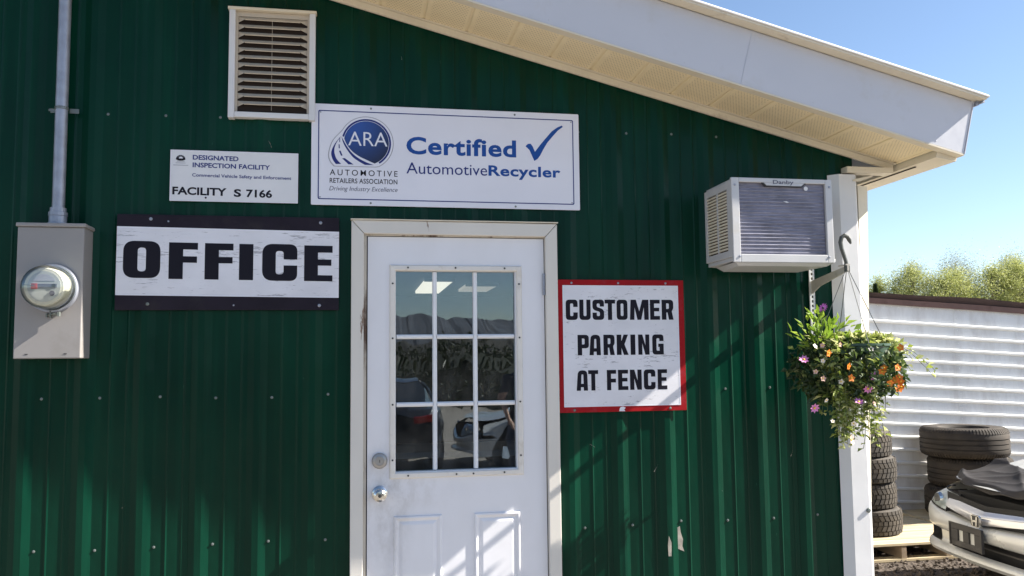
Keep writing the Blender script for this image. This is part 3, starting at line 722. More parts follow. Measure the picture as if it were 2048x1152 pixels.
for q in ([(1.1965, 2.586), (1.199, 2.586), (1.1985, 2.566), (1.195, 2.566)], [(1.1925, 2.556), (1.1965, 2.556), (1.198, 2.538), (1.193, 2.538)], [(1.194, 2.527), (1.201, 2.528), (1.210, 2.506), (1.203, 2.505)], [(1.208, 2.493), (1.219, 2.495), (1.258, 2.467), (1.236, 2.467)]):
    part('logo_dash', curve_mesh([q], Y-.0006), 'navy', s1)
for (x, z) in ((1.333, 2.723), (1.985, 2.722), (1.333, 2.296), (1.985, 2.295)): part('screw', headmb((x, SY-.004, z), .0048, .003), 'zinc', s1)
for (x, z) in ((1.114, 2.699), (2.251, 2.698), (1.114, 2.319), (2.250, 2.318)): part('rivet_hole', headmb((x, SY-.004, z), .0028, .001), 'inkgrey', s1)
# inspection facility plate
s2 = sign('inspection_sign', 'small pale grey facility number plate with blue heading, left of the long white sign', .490, 1.020, 2.290, 2.508)
part('board', plate(.490, 1.020, 2.288, 2.509, .002, SY, SY-.003), 'signgrey', s2)
TILT = -.012
def tl(mb):                                    # the plate's print follows its slight tilt
    mb.v = [(x, y, z+(x-.755)*-.010) for x, y, z in mb.v]; return mb
Y = SY-.0036
part('edge_line', curve_mesh([rrect(.4905, 1.0195, 2.2885, 2.5085, .002), rrect(.4935, 1.0165, 2.2915, 2.5055, .002)], Y), 'signwhite', s2)
part('lettering', tl(textmb('DESIGNATED', .581, .769, 2.4665, .0205, Y, bold=.026)), 'navy', s2)
part('lettering', tl(textmb('INSPECTION FACILITY', .581, .901, 2.4335, .0205, Y, bold=.026)), 'navy', s2)
part('lettering', tl(textmb('Commercial Vehicle Safety and Enforcement', .580, .991, 2.393, .0140, Y, bold=.016)), 'navy', s2)
part('lettering', tl(textmb('FACILITY', .501, .722, 2.3130, .0335, Y, bold=.032)), 'inkblack', s2)
part('lettering', tl(textmb('S', .752, .782, 2.3110, .0335, Y, bold=.034)), 'inkblack', s2)
part('lettering', tl(textmb('7166', .803, .911, 2.3110, .0335, Y, bold=.030)), 'inkblack', s2)
part('crest', curve_mesh([circ(.532, 2.467, .0195, 0, 180, 20)+cat([(.5125, 2.467), (.524, 2.4625), (.540, 2.4625), (.5515, 2.467)])[1:-1]], Y), 'inkblack', s2)
part('crest_sun', curve_mesh([circ(.533, 2.4715, .008, 0, 180, 12)], Y-.0004), 'signwhite', s2)
for a in (35, 65, 95, 125, 150):
    part('crest_ray', curve_mesh([[(.533+.010*math.cos(R(a-4)), 2.4715+.010*math.sin(R(a-4))), (.533+.0155*math.cos(R(a-4)), 2.4705+.0145*math.sin(R(a-4))), (.533+.0155*math.cos(R(a+4)), 2.4705+.0145*math.sin(R(a+4))), (.533+.010*math.cos(R(a+4)), 2.4715+.010*math.sin(R(a+4)))]], Y-.0004), 'palegrey', s2)
for (a, b, z) in ((.516, .548, 2.458), (.512, .552, 2.4505), (.502, .563, 2.441)):
    part('crest_caption', MB().poly([(a, Y, z), (b, Y, z), (b, Y, z+.0028), (a, Y, z+.0028)]), 'palegrey', s2)
part('screw', headmb((.637, SY-.003, 2.304), .0042, .003), 'inkblack', s2)
# OFFICE sign
s3 = sign('office_sign', 'wide black board with cracked white panel reading OFFICE in heavy black capitals', .287, 1.197, 1.821, 2.227)
part('board', plate(.286, 1.197, 1.822, 2.226, .003, SY, SY-.012), 'blackboard', s3, bevel=.002)
def ot(mb): mb.v = [(x, y, z+(x-.74)*-.010) for x, y, z in mb.v]; return mb
part('white_panel', ot(plate(.288, 1.197, 1.880, 2.169, .002, SY-.0121, SY-.0141)), 'crack', s3)
part('panel_edge', ot(MB().box(.288, 1.197, SY-.0148, SY-.0142, 2.163, 2.169).box(.288, 1.197, SY-.0148, SY-.0142, 1.880, 1.884)), 'signwhite', s3)
Y = SY-.0147
def lett(loops, key='inkblack', par=s3, f=ot): return part('letter', f(curve_mesh(loops, Y)), key, par)
r1, r2_ = .045, .014
lett([rounded([(.315, 1.953, r1), (.462, 1.953, r1), (.462, 2.109, r1), (.315, 2.109, r1)], 8), rounded([(.372, 1.981, r2_), (.405, 1.981, r2_), (.405, 2.081, r2_), (.372, 2.081, r2_)])])
for x in (.4955, .640):
    lett([[(x, 1.951), (x+.057, 1.951), (x+.057, 2.021), (x+.113, 2.021), (x+.113, 2.048), (x+.057, 2.048), (x+.057, 2.077), (x+.116, 2.077), (x+.116, 2.106), (x, 2.106)]])
lett([[(.780, 1.951), (.838, 1.951), (.838, 2.106), (.780, 2.106)]])
lett([rounded([(.875, 1.950, r1), (1.021, 1.950, r1), (1.021, 2.017), (.964, 2.017), (.964, 1.978, r2_), (.931, 1.978, r2_), (.931, 2.079, r2_), (.964, 2.079, r2_), (.964, 2.043), (1.021, 2.043), (1.021, 2.109, r1), (.875, 2.109, r1)], 8)])
lett([[(1.050, 1.951), (1.170, 1.951), (1.170, 1.977), (1.108, 1.977), (1.108, 2.019), (1.165, 2.019), (1.165, 2.046), (1.108, 2.046), (1.108, 2.076), (1.170, 2.076), (1.170, 2.106), (1.050, 2.106)]])
for (x, z) in ((.420, 2.207), (1.118, 2.203), (.415, 1.848), (1.115, 1.842)): part('screw', headmb((x, SY-.012, z), .0075, .004), 'zinc' if z < 1.9 and x < .5 else 'steel', s3)
for (x, z) in ((.49, 2.198), (.76, 1.843)): part('screw', headmb((x, SY-.012, z), .004, .002), 'steel', s3)
# red bordered parking sign
s4 = sign('parking_sign', 'square red-bordered white sign in black capitals, right of the door', 2.175, 2.781, 1.358, 1.962)
part('board', plate(2.176, 2.780, 1.358, 1.962, .003, SY, SY-.006), 'red', s4, bevel=.0015)
part('white_panel', plate(2.197, 2.752, 1.383, 1.936, .002, SY-.0061, SY-.0072), 'crack2', s4)
part('panel_edge', MB().box(2.197, 2.752, SY-.0077, SY-.0073, 1.931, 1.936).box(2.197, 2.202, SY-.0077, SY-.0073, 1.383, 1.9309).box(2.747, 2.752, SY-.0077, SY-.0073, 1.383, 1.9309).box(2.2021, 2.7469, SY-.0077, SY-.0073, 1.383, 1.387), 'signwhite', s4)
Y = SY-.0078
def glyph(ch, x0, x1, z0, z1):
    w, h = x1-x0, z1-z0; r, i = .017, .006
    a, b = .37, .63; p, q = .19, .81
    G = {
     'C': [[(0, 0, r), (1, 0, r), (1, .37), (b, .37), (b, p, i), (a, p, i), (a, q, i), (b, q, i), (b, .64), (1, .64), (1, 1, r), (0, 1, r)]],
     'U': [[(0, 1), (0, 0, r), (1, 0, r), (1, 1), (b, 1), (b, p, i), (a, p, i), (a, 1)]],
     'S': [[(0, 0, r), (1, 0, r), (1, .52, r), (a, .64, i), (a, q, i), (b, q, i), (b, .66), (1, .66), (1, 1, r), (0, 1, r), (0, .50, r), (b, .40, i), (b, p, i), (a, p, i), (a, .36), (0, .36)]],
     'T': [[(.30, 0), (.70, 0), (.70, q), (1, q), (1, 1), (0, 1), (0, q), (.30, q)]],
     'O': [[(0, 0, r), (1, 0, r), (1, 1, r), (0, 1, r)], [(a, p, i), (b, p, i), (b, q, i), (a, q, i)]],
     'M': [[(0, 0), (.235, 0), (.255, .62), (.40, 0), (.60, 0), (.745, .62), (.765, 0), (1, 0), (1, 1), (.67, 1), (.5, .42), (.33, 1), (.05, 1)]],
     'E': [[(0, 0), (1, 0), (1, p), (.42, p), (.42, .42), (.93, .42), (.93, .60), (.42, .60), (.42, q), (1, q), (1, 1), (0, 1)]],
     'F': [[(0, 0), (.45, 0), (.45, .38), (.97, .38), (.97, .57), (.45, .57), (.45, q), (1, q), (1, 1), (0, 1)]],
     'R': [[(0, 0), (.39, 0), (.39, .36), (.50, .36), (.60, 0), (1, 0), (.86, .43, .004), (1, .56, .012), (1, 1, r), (0, 1)], [(.39, .54), (.62, .54, i), (.62, .82, i), (.39, .82)]],
     'P': [[(0, 0), (.39, 0), (.39, .34), (1, .34, r), (1, 1, r), (0, 1)], [(.39, .53), (.62, .53, i), (.62, .82, i), (.39, .82)]],
     'A': [[(0, 0), (.37, 0), (.39, .17), (.62, .17), (.63, 0), (1, 0), (.95, 1, .02), (.13, 1, .02)], [(.41, .34), (.62, .34), (.61, .80, i), (.44, .80, i)]],
     'K': [[(0, 0), (.40, 0), (.40, .34), (.60, 0), (1, 0), (.66, .52), (.98, 1), (.60, 1), (.40, .68), (.40, 1), (0, 1)]],
     'I': [[(0, 0), (1, 0), (1, 1), (0, 1)]],
     'N': [[(0, 0), (.36, 0), (.36, .56), (.62, 0), (1, 0), (1, 1), (.64, 1), (.64, .46), (.38, 1), (0, 1)]],
     'G': [[(0, 0, r), (1, 0), (1, .54), (.52, .54), (.52, .38), (b, .38), (b, p), (a, p, i), (a, q, i), (b, q, i), (b, .67), (1, .67), (1, 1, r), (0, 1, r)]],
    }[ch]
    return [rounded([(x0+p_[0]*w, z0+p_[1]*h)+tuple(p_[2:]) for p_ in L]) for L in G]
rows = [('CUSTOMER', 1.777, 1.870, (2.211, 2.267, 2.275, 2.328, 2.337, 2.392, 2.395, 2.445, 2.452, 2.504, 2.515, 2.606, 2.613, 2.661, 2.670, 2.727)),
        ('PARKING', 1.616, 1.709, (2.264, 2.317, 2.319, 2.373, 2.386, 2.439, 2.449, 2.505, 2.515, 2.538, 2.552, 2.606, 2.620, 2.675)),
        ('ATFENCE', 1.456, 1.548, (2.256, 2.309, 2.311, 2.358, 2.399, 2.443, 2.452, 2.500, 2.509, 2.565, 2.575, 2.631, 2.642, 2.688))]
for wd, z0, z1, xs_ in rows:
    for k, chx in enumerate(wd): lett(glyph(chx, xs_[2*k], xs_[2*k+1], z0, z1), 'inkblack', s4, lambda m_: m_)
for x in (2.240, 2.462, 2.692): part('screw', headmb((x, SY-.006, 1.947), .0055, .003), 'steel', s4)
for x in (2.245, 2.700): part('screw', headmb((x, SY-.006, 1.369), .006, .003), 'zinc', s4)
part('chip', curve_mesh([[(2.455, 1.360), (2.484, 1.360), (2.478, 1.367), (2.486, 1.375), (2.474, 1.381), (2.462, 1.379), (2.457, 1.372)]], SY-.0066), 'signwhite', s4)

# ------------------------------------------------------------------ electricity meter with conduit
em = thing('electric_meter', 'grey electricity meter box with round glass meter and conduit, left of the OFFICE sign', 'meter', (.07, 0, 1.62))
BX0, BX1, BZ0, BZ1, BY = -.056, .192, 1.624, 2.150, -.13
part('socket_box', MB().box(BX0, BX1, BY, -.012, BZ0, BZ1), 'boxgrey', em, bevel=.004)
part('box_cap', MB().box(BX0-.005, BX1+.006, BY-.008, -.0115, BZ1+.0005, BZ1+.016), 'boxgrey', em, bevel=.003)
part('box_slot', MB().box(-.013, -.002, BY-.0012, BY-.0002, 1.640, 1.643), 'dark', em)
part('box_slot', MB().box(.130, .141, BY-.0012, BY-.0002, 1.641, 1.644), 'dark', em)
MC = (.082, 0, 1.902)
rg = part('meter_ring', MB().lathe([(.098, BY-.0005), (.098, BY-.012), (.094, BY-.018), (.088, BY-.018), (.088, BY-.004)], MC, 'y', 40), 'steel', em, smooth=True)
part('meter_body', MB().lathe([(.076, BY-.004), (.076, BY-.030), (.075, BY-.090), (.070, BY-.096), (.0001, BY-.096)], MC, 'y', 40), MAT('cream_meter_body', (.60, .57, .47), .4), em, smooth=True)
part('meter_face', MB().lathe([(.060, BY-.0965), (.060, BY-.099), (.0001, BY-.099)], MC, 'y', 40), MAT('meter_face_grey', (.42, .43, .41), .4), em)
FYm = BY-.0996
part('meter_display', MB().box(.052, .128, FYm-.001, FYm, 1.898, 1.913), 'inkgrey', em)
part('meter_port', MB().lathe([(.007, 0), (.007, -.002), (.0001, -.002)], (.117, FYm-.001, 1.906), 'y', 14), 'dark', em)
part('meter_port', MB().lathe([(.010, 0), (.010, -.003), (.0001, -.003)], (.112, FYm, 1.876), 'y', 16), 'inkgrey', em)
part('meter_panel', MB().extr([(x, 0, z) for x, z in circ(.082, 1.905, .045, 25, 155, 14)], (0, FYm-.0006, 0), (0, FYm, 0)), 'palegrey', em)
part('meter_seal', MB().box(.036, .058, FYm-.003, FYm-.0012, 1.893, 1.914), 'redtag', em)
part('seal_wire', MB().tube([(.01, FYm-.006, 1.908), (.03, FYm-.004, 1.907), (.05, FYm-.004, 1.905)], .0012, 5), 'wire', em)
part('meter_glass', MB().lathe([(.0865, BY-.006), (.0865, BY-.055), (.0845, BY-.100), (.078, BY-.115), (.062, BY-.122), (.0001, BY-.123)], MC, 'y', 40), 'meterglass', em, smooth='full')
hs = MB().tube([(.070, BY-.010, 1.796), (.094, BY-.014, 1.800)], .0042, 8).tube([(.094, BY-.018, 1.7975), (.114, BY-.022, 1.800)], .005, 6).box(.110, .118, BY-.030, BY-.014, 1.790, 1.808).box(.078, .083, BY-.018, BY-.0005, 1.784, 1.812).box(.064, .069, BY-.016, BY-.004, 1.787, 1.803)
part('ring_hasp', hs, 'zinc', em)
CX = .067
part('conduit_hub', MB().lathe([(.040, 2.1665), (.040, 2.176), (.034, 2.178), (.034, 2.205), (.036, 2.207), (.036, 2.222), (.031, 2.224), (.031, 2.240), (.028, 2.2405)], (CX, -.055, 0), 'z', 20), 'steel', em)
part('conduit', MB().lathe([(.0240, 2.241), (.0240, 3.42)], (CX, -.055, 0), 'z', 20), 'steel', em, smooth=True)
sp = MB()
for z in (2.652, 2.659): sp.lathe([(.0246, z), (.0265, z+.001), (.0265, z+.004), (.0246, z+.005)], (CX, -.055, 0), 'z', 20)
sp.box(CX+.024, CX+.060, -.034, -.030, 2.645, 2.664).box(CX-.050, CX-.024, -.034, -.030, 2.645, 2.662)
part('conduit_strap', sp, 'zinc', em)

# ------------------------------------------------------------------ window air conditioner
ac = thing('air_conditioner', 'off-white window air conditioner sticking out of the wall beside the corner trim', 'air conditioner', (3.14, 0, 2.01))
AX0, AX1, AY, AZ0, AZ1 = 2.902, 3.382, -.30, 2.012, 2.394
cs = MB()
cs.box(AX0+.01, AX1, AY+.004, -.0, AZ1-.012, AZ1-.001)                    # top
cs.box(AX1-.012, AX1-.0005, AY+.004, 0, AZ0+.03, AZ1-.0121)               # right side
cs.box(AX0+.01, AX1-.0125, AY+.004, 0, AZ0+.012, AZ0+.03)                  # bottom
cs.box(AX0, AX0+.012, AY+.004, AY+.046, AZ0+.0301, AZ1-.0121).box(AX0, AX0+.012, -.035, 0, AZ0+.0301, AZ1-.0121)
cs.box(AX0, AX0+.012, AY+.0461, -.0351, AZ1-.045, AZ1-.0121).box(AX0, AX0+.012, AY+.0461, -.0351, AZ0+.0301, AZ0+.06)
cs.box(AX0, AX0+.012, -.155, -.143, AZ0+.0601, AZ1-.0451)
part('cabinet', cs, 'acwhite', ac, bevel=.002)
part('cabinet_inside', MB().box(AX0+.0135, AX0+.02, AY+.03, -.01, AZ0+.032, AZ1-.02), MAT('brown_inside', (.13, .09, .05), .9), ac)
k = 0
zz = AZ0+.066
while zz < AZ1-.052:
    for (ya, yb) in ((AY+.047, -.1555), (-.1425, -.036)):
        part('side_slat', MB().hexa([(AX0+.001, ya, zz), (AX0+.001, ya, zz+.0085), (AX0+.011, ya, zz+.0095), (AX0+.011, ya, zz+.001), (AX0+.001, yb, zz), (AX0+.001, yb, zz+.0085), (AX0+.011, yb, zz+.0095), (AX0+.011, yb, zz+.001)]), 'cream', ac)
    zz += .0142
FX0, FX1, FZ0, FZ1 = AX0-.002, AX1+.002, AZ0+.004, AZ1
ff = MB()
ff.box(FX0, FX0+.036, AY-.012, AY+.0035, FZ0, FZ1).box(FX1-.032, FX1, AY-.012, AY+.0035, FZ0, FZ1)
ff.box(FX0+.0361, FX1-.0321, AY-.012, AY+.0035, FZ1-.020, FZ1).box(FX0+.0361, FX1-.0321, AY-.012, AY+.0035, FZ0, FZ0+.036)
frm = part('front_frame', ff, 'acwhite', ac, bevel=.0025)
bt = MB().hexa([(FX0+.01, AY-.008, FZ0-.0005), (FX1-.006, AY-.008, FZ0-.0005), (FX1-.012, -.01, AZ0+.0115), (FX0+.05, -.01, AZ0+.0115), (FX0+.03, AY+.01, FZ0-.014), (FX1-.03, AY+.01, FZ0-.014), (FX1-.04, -.05, AZ0-.012), (FX0+.07, -.05, AZ0-.012)])
part('base_pan', bt, 'acwhite', ac)
tabp = [(3.055, FZ1-.0202), (3.250, FZ1-.0202), (3.235, FZ1-.033), (3.068, FZ1-.033)]
tab = part('badge_tab', MB().extr([(x, 0, z) for x, z in tabp], (0, AY-.012, 0), (0, AY-.002, 0)), 'acwhite', ac)
part('badge_shadow', MB().extr([(3.045, 0, FZ1-.0203), (3.0545, 0, FZ1-.0203), (3.0675, 0, FZ1-.0335), (3.2355, 0, FZ1-.0335), (3.2505, 0, FZ1-.0203), (3.26, 0, FZ1-.0203), (3.24, 0, FZ1-.037), (3.063, 0, FZ1-.037)], (0, AY-.0105, 0), (0, AY-.002, 0)), 'plasticdark', ac)
part('lettering', textmb('Danby', 3.098, 3.198, FZ1-.0255, .0175, AY-.0126, bold=.02), 'inkgrey', tab)
QX0, QX1, QZ0, QZ1 = FX0+.0362, FX1-.0322, FZ0+.0361, FZ1-.0203
part('condenser', MB().box(QX0, QX1, AY+.004, AY+.03, QZ0, QZ1), 'coil', ac)
nl = 19
for i in range(nl):
    z = QZ0+(i+.6)*(QZ1-QZ0-.012)/nl
    part('condenser_row', MB().tube([(QX0+.003, AY+.0035, z), (QX0+.15, AY+.0032, z+.0006), (QX1-.003, AY+.0035, z)], .0024+.0006*(i % 3), 6), 'coilline', ac)
for (x, z) in ((FX0+.016, FZ1-.034), (FX1-.013, FZ1-.034), (FX0+.030, FZ0+.026), (FX1-.026, FZ0+.026)):
    part('screw', headmb((x, AY-.012, z), .0055, .003), 'steel', ac)
part('sticker', MB().lathe([(.010, 0), (.010, -.001), (.0001, -.001)], (3.262, AY-.001, FZ1-.041), 'y', 14), 'paper', ac)
part('leaf_scrap', MB().poly([(3.150, AY-.002, 2.292), (3.166, AY-.003, 2.286), (3.178, AY-.002, 2.288), (3.165, AY-.003, 2.294)]), 'paper', ac)
part('side_clip', MB().box(FX1-.004, FX1+.008, AY-.006, AY+.012, FZ0+.004, FZ0+.018), 'acwhite', ac, bevel=.002)

# ------------------------------------------------------------------ slotted strip and bracket
sb_ = thing('shelf_bracket', 'slotted white metal strip on the wall with a beige bracket arm', 'bracket', (3.437, 0, 1.3))
stp = MB()
SX = 3.436
stp.box(SX-.013, SX-.005, -.020, -.012, 1.66, 2.20).box(SX+.005, SX+.013, -.020, -.012, 1.66, 2.20)
z = 1.672
while z < 2.19:
    stp.box(SX-.0049, SX+.0049, -.020, -.0125, z, z+.010); z += .022
part('slotted_strip', stp, 'strip', sb_)
part('strip_back', MB().box(SX-.012, SX+.012, -.0119, -.011, 1.66, 2.20), 'dark', sb_)
arm = MB().extr([(0, -.021, 1.90), (0, -.021, 1.962), (0, -.06, 1.966), (0, -.37, 2.000), (0, -.37, 1.976), (0, -.10, 1.930)], (SX-.004, 0, 0), (SX+.004, 0, 0))
arm.box(SX-.010, SX+.010, -.37, -.30, 2.0003, 2.006)
part('bracket_arm', arm, 'brackets', sb_)
# shear the bracket arm a little so its tip sits off square, as hung
for ob in sb_.children:
    if ob.name.startswith('bracket_arm'):
        for v in ob.data.vertices: v.co.x += (v.co.y)*.066

# ------------------------------------------------------------------ leaves
class LB(MB):
    def __init__(s): super().__init__(); s.tone = []
    def leaf(s, base, d, nrm, L, w, tone, fold=.25):
        base = Vector(base); d = Vector(d).normalized(); sd_ = d.cross(Vector(nrm))
        if sd_.length < 1e-4: sd_ = d.orthogonal()
        sd_.normalize(); n_ = sd_.cross(d)
        b = len(s.v); mid = base+d*L*.45
        s.v += [tuple(base), tuple(mid+sd_*w*.5+n_*w*fold), tuple(base+d*L-n_*L*.12), tuple(mid-sd_*w*.5+n_*w*fold)]
        s.f += [(b, b+1, b+2), (b, b+2, b+3)]; s.tone += [tone, min(1, tone*1.05)]
    def mesh(s, name, org=(0, 0, 0), fix=False):
        me = super().mesh(name, org, False); a = me.attributes.new('tone', 'FLOAT', 'FACE'); a.data.foreach_set('value', s.tone); return me
rnd = random.Random(21)
def rdir(): 
    while True:
        v = Vector((rnd.uniform(-1, 1), rnd.uniform(-1, 1), rnd.uniform(-1, 1)))
        if .05 < v.length < 1: return v.normalized()
hb = thing('hanging_basket', 'hanging basket of trailing leaves with purple, orange and white flowers', 'hanging basket', (3.41, -.36, 1.44))
HX, HY = 3.412, -.36
part('pot', MB().lathe([(.095, 1.445), (.12, 1.455), (.150, 1.600), (.158, 1.640), (.164, 1.642), (.164, 1.652), (.150, 1.652), (.146, 1.635), (.0001, 1.625)], (HX, HY, 0), 'z', 28), 'pot', hb, smooth=True)
hk = [(HX-.001, HY, 1.985), (HX-.003, HY, 2.015), (HX-.012, HY, 2.045), (HX-.022, HY, 2.075), (HX-.026, HY, 2.103), (HX-.020, HY, 2.125), (HX-.006, HY, 2.134), (HX+.009, HY, 2.128), (HX+.018, HY, 2.113), (HX+.024, HY, 2.097)]
part('hook', MB().tube(hk, [.010, .0085, .0085, .009, .0095, .0095, .0095, .0095, .009, .004], 10), 'hook', hb, smooth=True)
part('hook_clip', MB().box(HX-.011, HX+.011, HY-.007, HY+.007, 1.972, 2.000), 'hook', hb, bevel=.002)
for (dx, dy) in ((-.152, .02), (.152, -.03), (-.01, -.155), (.03, .150)):
    part('hanger_wire', MB().tube([(HX+dx*.04, HY+dy*.04, 1.980), (HX+dx, HY+dy, 1.648)], .0017, 5), 'wire', hb)
fol = LB(); stems = MB()
def stem(p0, p1, p2, nleaf, L, w, lo, hi, stemr=.0012):
    p0, p1, p2 = Vector(p0), Vector(p1), Vector(p2); pts = []
    for i in range(nleaf+1):
        u = i/nleaf; pts.append(p0*(1-u)**2+p1*2*u*(1-u)+p2*u*u)
    stems.tube(pts[::max(1, nleaf//5)]+[pts[-1]], stemr, 4, False)
    for i in range(2, nleaf+1):
        d = (pts[i]-pts[i-1]).normalized()
        for sgn in (-1, 1):
            sd_ = d.cross(rdir())
            if sd_.length < .01: continue
            dd = (d*.5+sd_.normalized()*sgn+Vector((0, -.15, .1))).normalized(); nn = (Vector((.35, -.5, 1))+rdir()*.8)
            k = rnd.uniform(.45, 1.4)
            fol.leaf(pts[i]+rdir()*.004, dd, nn, L*k, w*k, rnd.uniform(lo, hi))
for i in range(74):                                  # variegated runners over the rim
    a = rnd.uniform(0, 2*math.pi); rr = rnd.uniform(.02, .10); p0 = (HX+rr*math.cos(a), HY+rr*math.sin(a), 1.64)
    ex = rnd.uniform(-.24, .14); ey = rnd.uniform(-.15, .12); ez = rnd.uniform(1.50, 1.66)
    stem(p0, (HX+ex*.5, HY+ey*.6, 1.72), (HX+ex, HY+ey, ez), 11, .033, .020, .15, 1.)
for i in range(17):                                  # long runners to the right
    e = (HX+rnd.uniform(.16, .36), HY+rnd.uniform(-.10, .12), 0); e = (e[0], e[1], 1.655-.32*(e[0]-HX)+rnd.uniform(-.04, .05))
    stem((HX+.08, HY, 1.64), (HX+.16, (HY+e[1])/2, 1.74), e, 16, .027, .017, .35, 1.)
for i in range(60):                                  # trailing down
    x = HX+rnd.gauss(-.055, .085); yy = HY+rnd.uniform(-.17, .05); zb = 1.23+abs(x-(HX-.07))*.7+rnd.uniform(0, .13)
    stem((HX+(x-HX)*.5, HY-.08, 1.63), (x, yy-.03, 1.66), (x+rnd.uniform(-.03, .03), yy, zb), 15, .030, .017, .05, .8)
for i in range(12):
    x = HX+rnd.uniform(-.17, .03); stem((x, HY-.12, 1.50), (x, HY-.15, 1.40), (x+rnd.uniform(-.04, .04), HY-.13, rnd.uniform(1.20, 1.30)), 14, .028, .016, .3, 1.)
part('trailing_leaves', fol, 'leafvar', hb, kind='stuff')
part('stems', stems, MAT('green_stem', (.10, .13, .04), .6), hb, kind='stuff')
big = LB()
for i in range(110):                                 # upright broad leaves at the back left
    c = Vector((3.285+rnd.gauss(0, .045), HY+.0+rnd.gauss(0, .045), 1.70+rnd.gauss(0, .035)))
    if i < 16: c = Vector((3.255+rnd.gauss(0, .016), HY+rnd.gauss(0, .02), 1.765+rnd.gauss(0, .014)))
    d = (c-Vector((3.29, HY, 1.61))).normalized()*.8+rdir()*.5+Vector((0, -.15, .15))
    big.leaf(c, d, Vector((.5, -.4, 1))+rdir()*.6, rnd.uniform(.035, .06), rnd.uniform(.016, .026), rnd.uniform(.25, 1))
part('broad_leaves', big, 'leafbig', hb, kind='stuff')
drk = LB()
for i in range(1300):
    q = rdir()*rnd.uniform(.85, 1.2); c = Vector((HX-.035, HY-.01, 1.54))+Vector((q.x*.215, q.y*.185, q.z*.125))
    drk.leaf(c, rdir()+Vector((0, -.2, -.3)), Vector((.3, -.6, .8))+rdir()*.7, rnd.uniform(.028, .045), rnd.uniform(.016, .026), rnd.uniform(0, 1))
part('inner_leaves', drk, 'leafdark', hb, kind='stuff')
def bloom(c, r, col, npet=9, cup=.25, eye=None, face=(-.15, -1, .25)):
    f = Vector(face)+rdir()*.75; f.normalize(); a = f.orthogonal().normalized(); b = f.cross(a); mb = MB(); c = Vector(c)
    for k in range(npet):
        t = 2*math.pi*k/npet+rnd.uniform(-.1, .1); d = a*math.cos(t)+b*math.sin(t); e_ = f.cross(d); w = r*2.0/npet
        mb.poly([c, c+d*r*.55+e_*w+f*r*cup*.4, c+d*r+f*r*cup*rnd.uniform(.3, 1), c+d*r*.55-e_*w+f*r*cup*.4])
    fo = link('flower', mb.mesh('flower', origin(hb), False), 'p_'+col, hb)
    ey = MB().lathe([(r*.24, 0), (r*.2, -r*.12), (.0001, -r*.18)], (0, 0, 0), 'y', 7)
    q = Vector((0, -1, 0)).rotation_difference(f); ey.v = [tuple(c+f*r*.1+q @ Vector(v)) for v in ey.v]
    link('flower_eye', ey.mesh('flower_eye', origin(hb)), 'flowereye' if eye == 'dark' else 'p_yellow', fo)
bloom((3.252, -.42, 1.809), .024, 'purple', 13, .1, 'dark')
part('flower_stalk', MB().tube([(3.255, -.40, 1.72), (3.25, -.405, 1.77), (3.252, -.415, 1.806)], .0015, 5), bpy.data.materials['green_stem'], hb)
for (x, z) in [(3.081, 1.586), (3.119, 1.39), (3.364, 1.465), (3.396, 1.513), (3.32, 1.409), (3.276, 1.255)]: bloom((x, -.55, z), .022, 'pink' if z > 1.3 else 'peach', 8, .5)
for (x, z) in [(3.268, 1.557), (3.421, 1.535), (3.43, 1.548), (3.494, 1.549), (3.498, 1.508), (3.51, 1.49), (3.478, 1.496), (3.456, 1.486), (3.493, 1.457), (3.505, 1.468), (3.282, 1.509), (3.187, 1.613), (3.518, 1.632)]: bloom((x+rnd.uniform(-.004, .004), -.565, z), .0175, 'orange', 5, .3)
for (x, z) in [(3.135, 1.536), (3.247, 1.495), (3.17, 1.581), (3.136, 1.641), (3.17, 1.644), (3.391, 1.627), (3.202, 1.333), (3.167, 1.508), (3.248, 1.648), (3.176, 1.42), (3.392, 1.402), (3.295, 1.322)]: bloom((x, -.545, z), rnd.uniform(.010, .0145), rnd.choice(['white', 'white', 'peach']), 5, .4)

# ------------------------------------------------------------------ trailer
tr = thing('semi_trailer', 'long weathered aluminium trailer with horizontal ribs and brown top rail, behind the tires', 'trailer', (6.02, 3.63, 0))
TT = math.tan(.0605); TY = 3.63
def TZ(x, z): return 1.6+(z-1.6)*.9648-(x-6.03)*TT           # the trailer leans down to the right
def tbox(x0, x1, y0, y1, z0, z1):
    return MB().hexa([(x0, y0, TZ(x0, z0)), (x1, y0, TZ(x1, z0)), (x1, y1, TZ(x1, z0)), (x0, y1, TZ(x0, z0)), (x0, y0, TZ(x0, z1)), (x1, y0, TZ(x1, z1)), (x1, y1, TZ(x1, z1)), (x0, y1, TZ(x0, z1))])
TX0, TX1 = 4.6, 13.4
xb = TX0
while xb < TX1-.05:
    xe = min(xb+1.22, TX1)
    part('side_sheet', tbox(xb+.001, xe-.001, TY, TY+.02, .03, 2.13), 'trailer', tr)
    part('sheet_joint', tbox(xe-.02, xe+.02, TY-.003, TY-.0005, .03, 2.10), 'trailer', tr)
    xb = xe
part('box_body', tbox(TX0+.01, TX1-.01, TY+.025, TY+2.5, .03, 2.16), 'trailer', tr)
for k in range(15):
    z = 1.957-.1262*k
    mb = MB(); pr = [(TY-.0035, z-.020), (TY-.0225, z-.010), (TY-.024, z+.006), (TY-.0035, z+.016)]
    for x in (TX0, TX1): mb.v += [(x, y, TZ(x, zz)) for y, zz in pr]
    mb.f = [(0, 1, 5, 4), (1, 2, 6, 5), (2, 3, 7, 6), (0, 3, 2, 1), (4, 5, 6, 7)]
    part('side_rib', mb, 'rib', tr)
def wob(x): return .008*math.sin(x*2.1)+.006*math.sin(x*5.3+1)
rl = MB()
n = 30
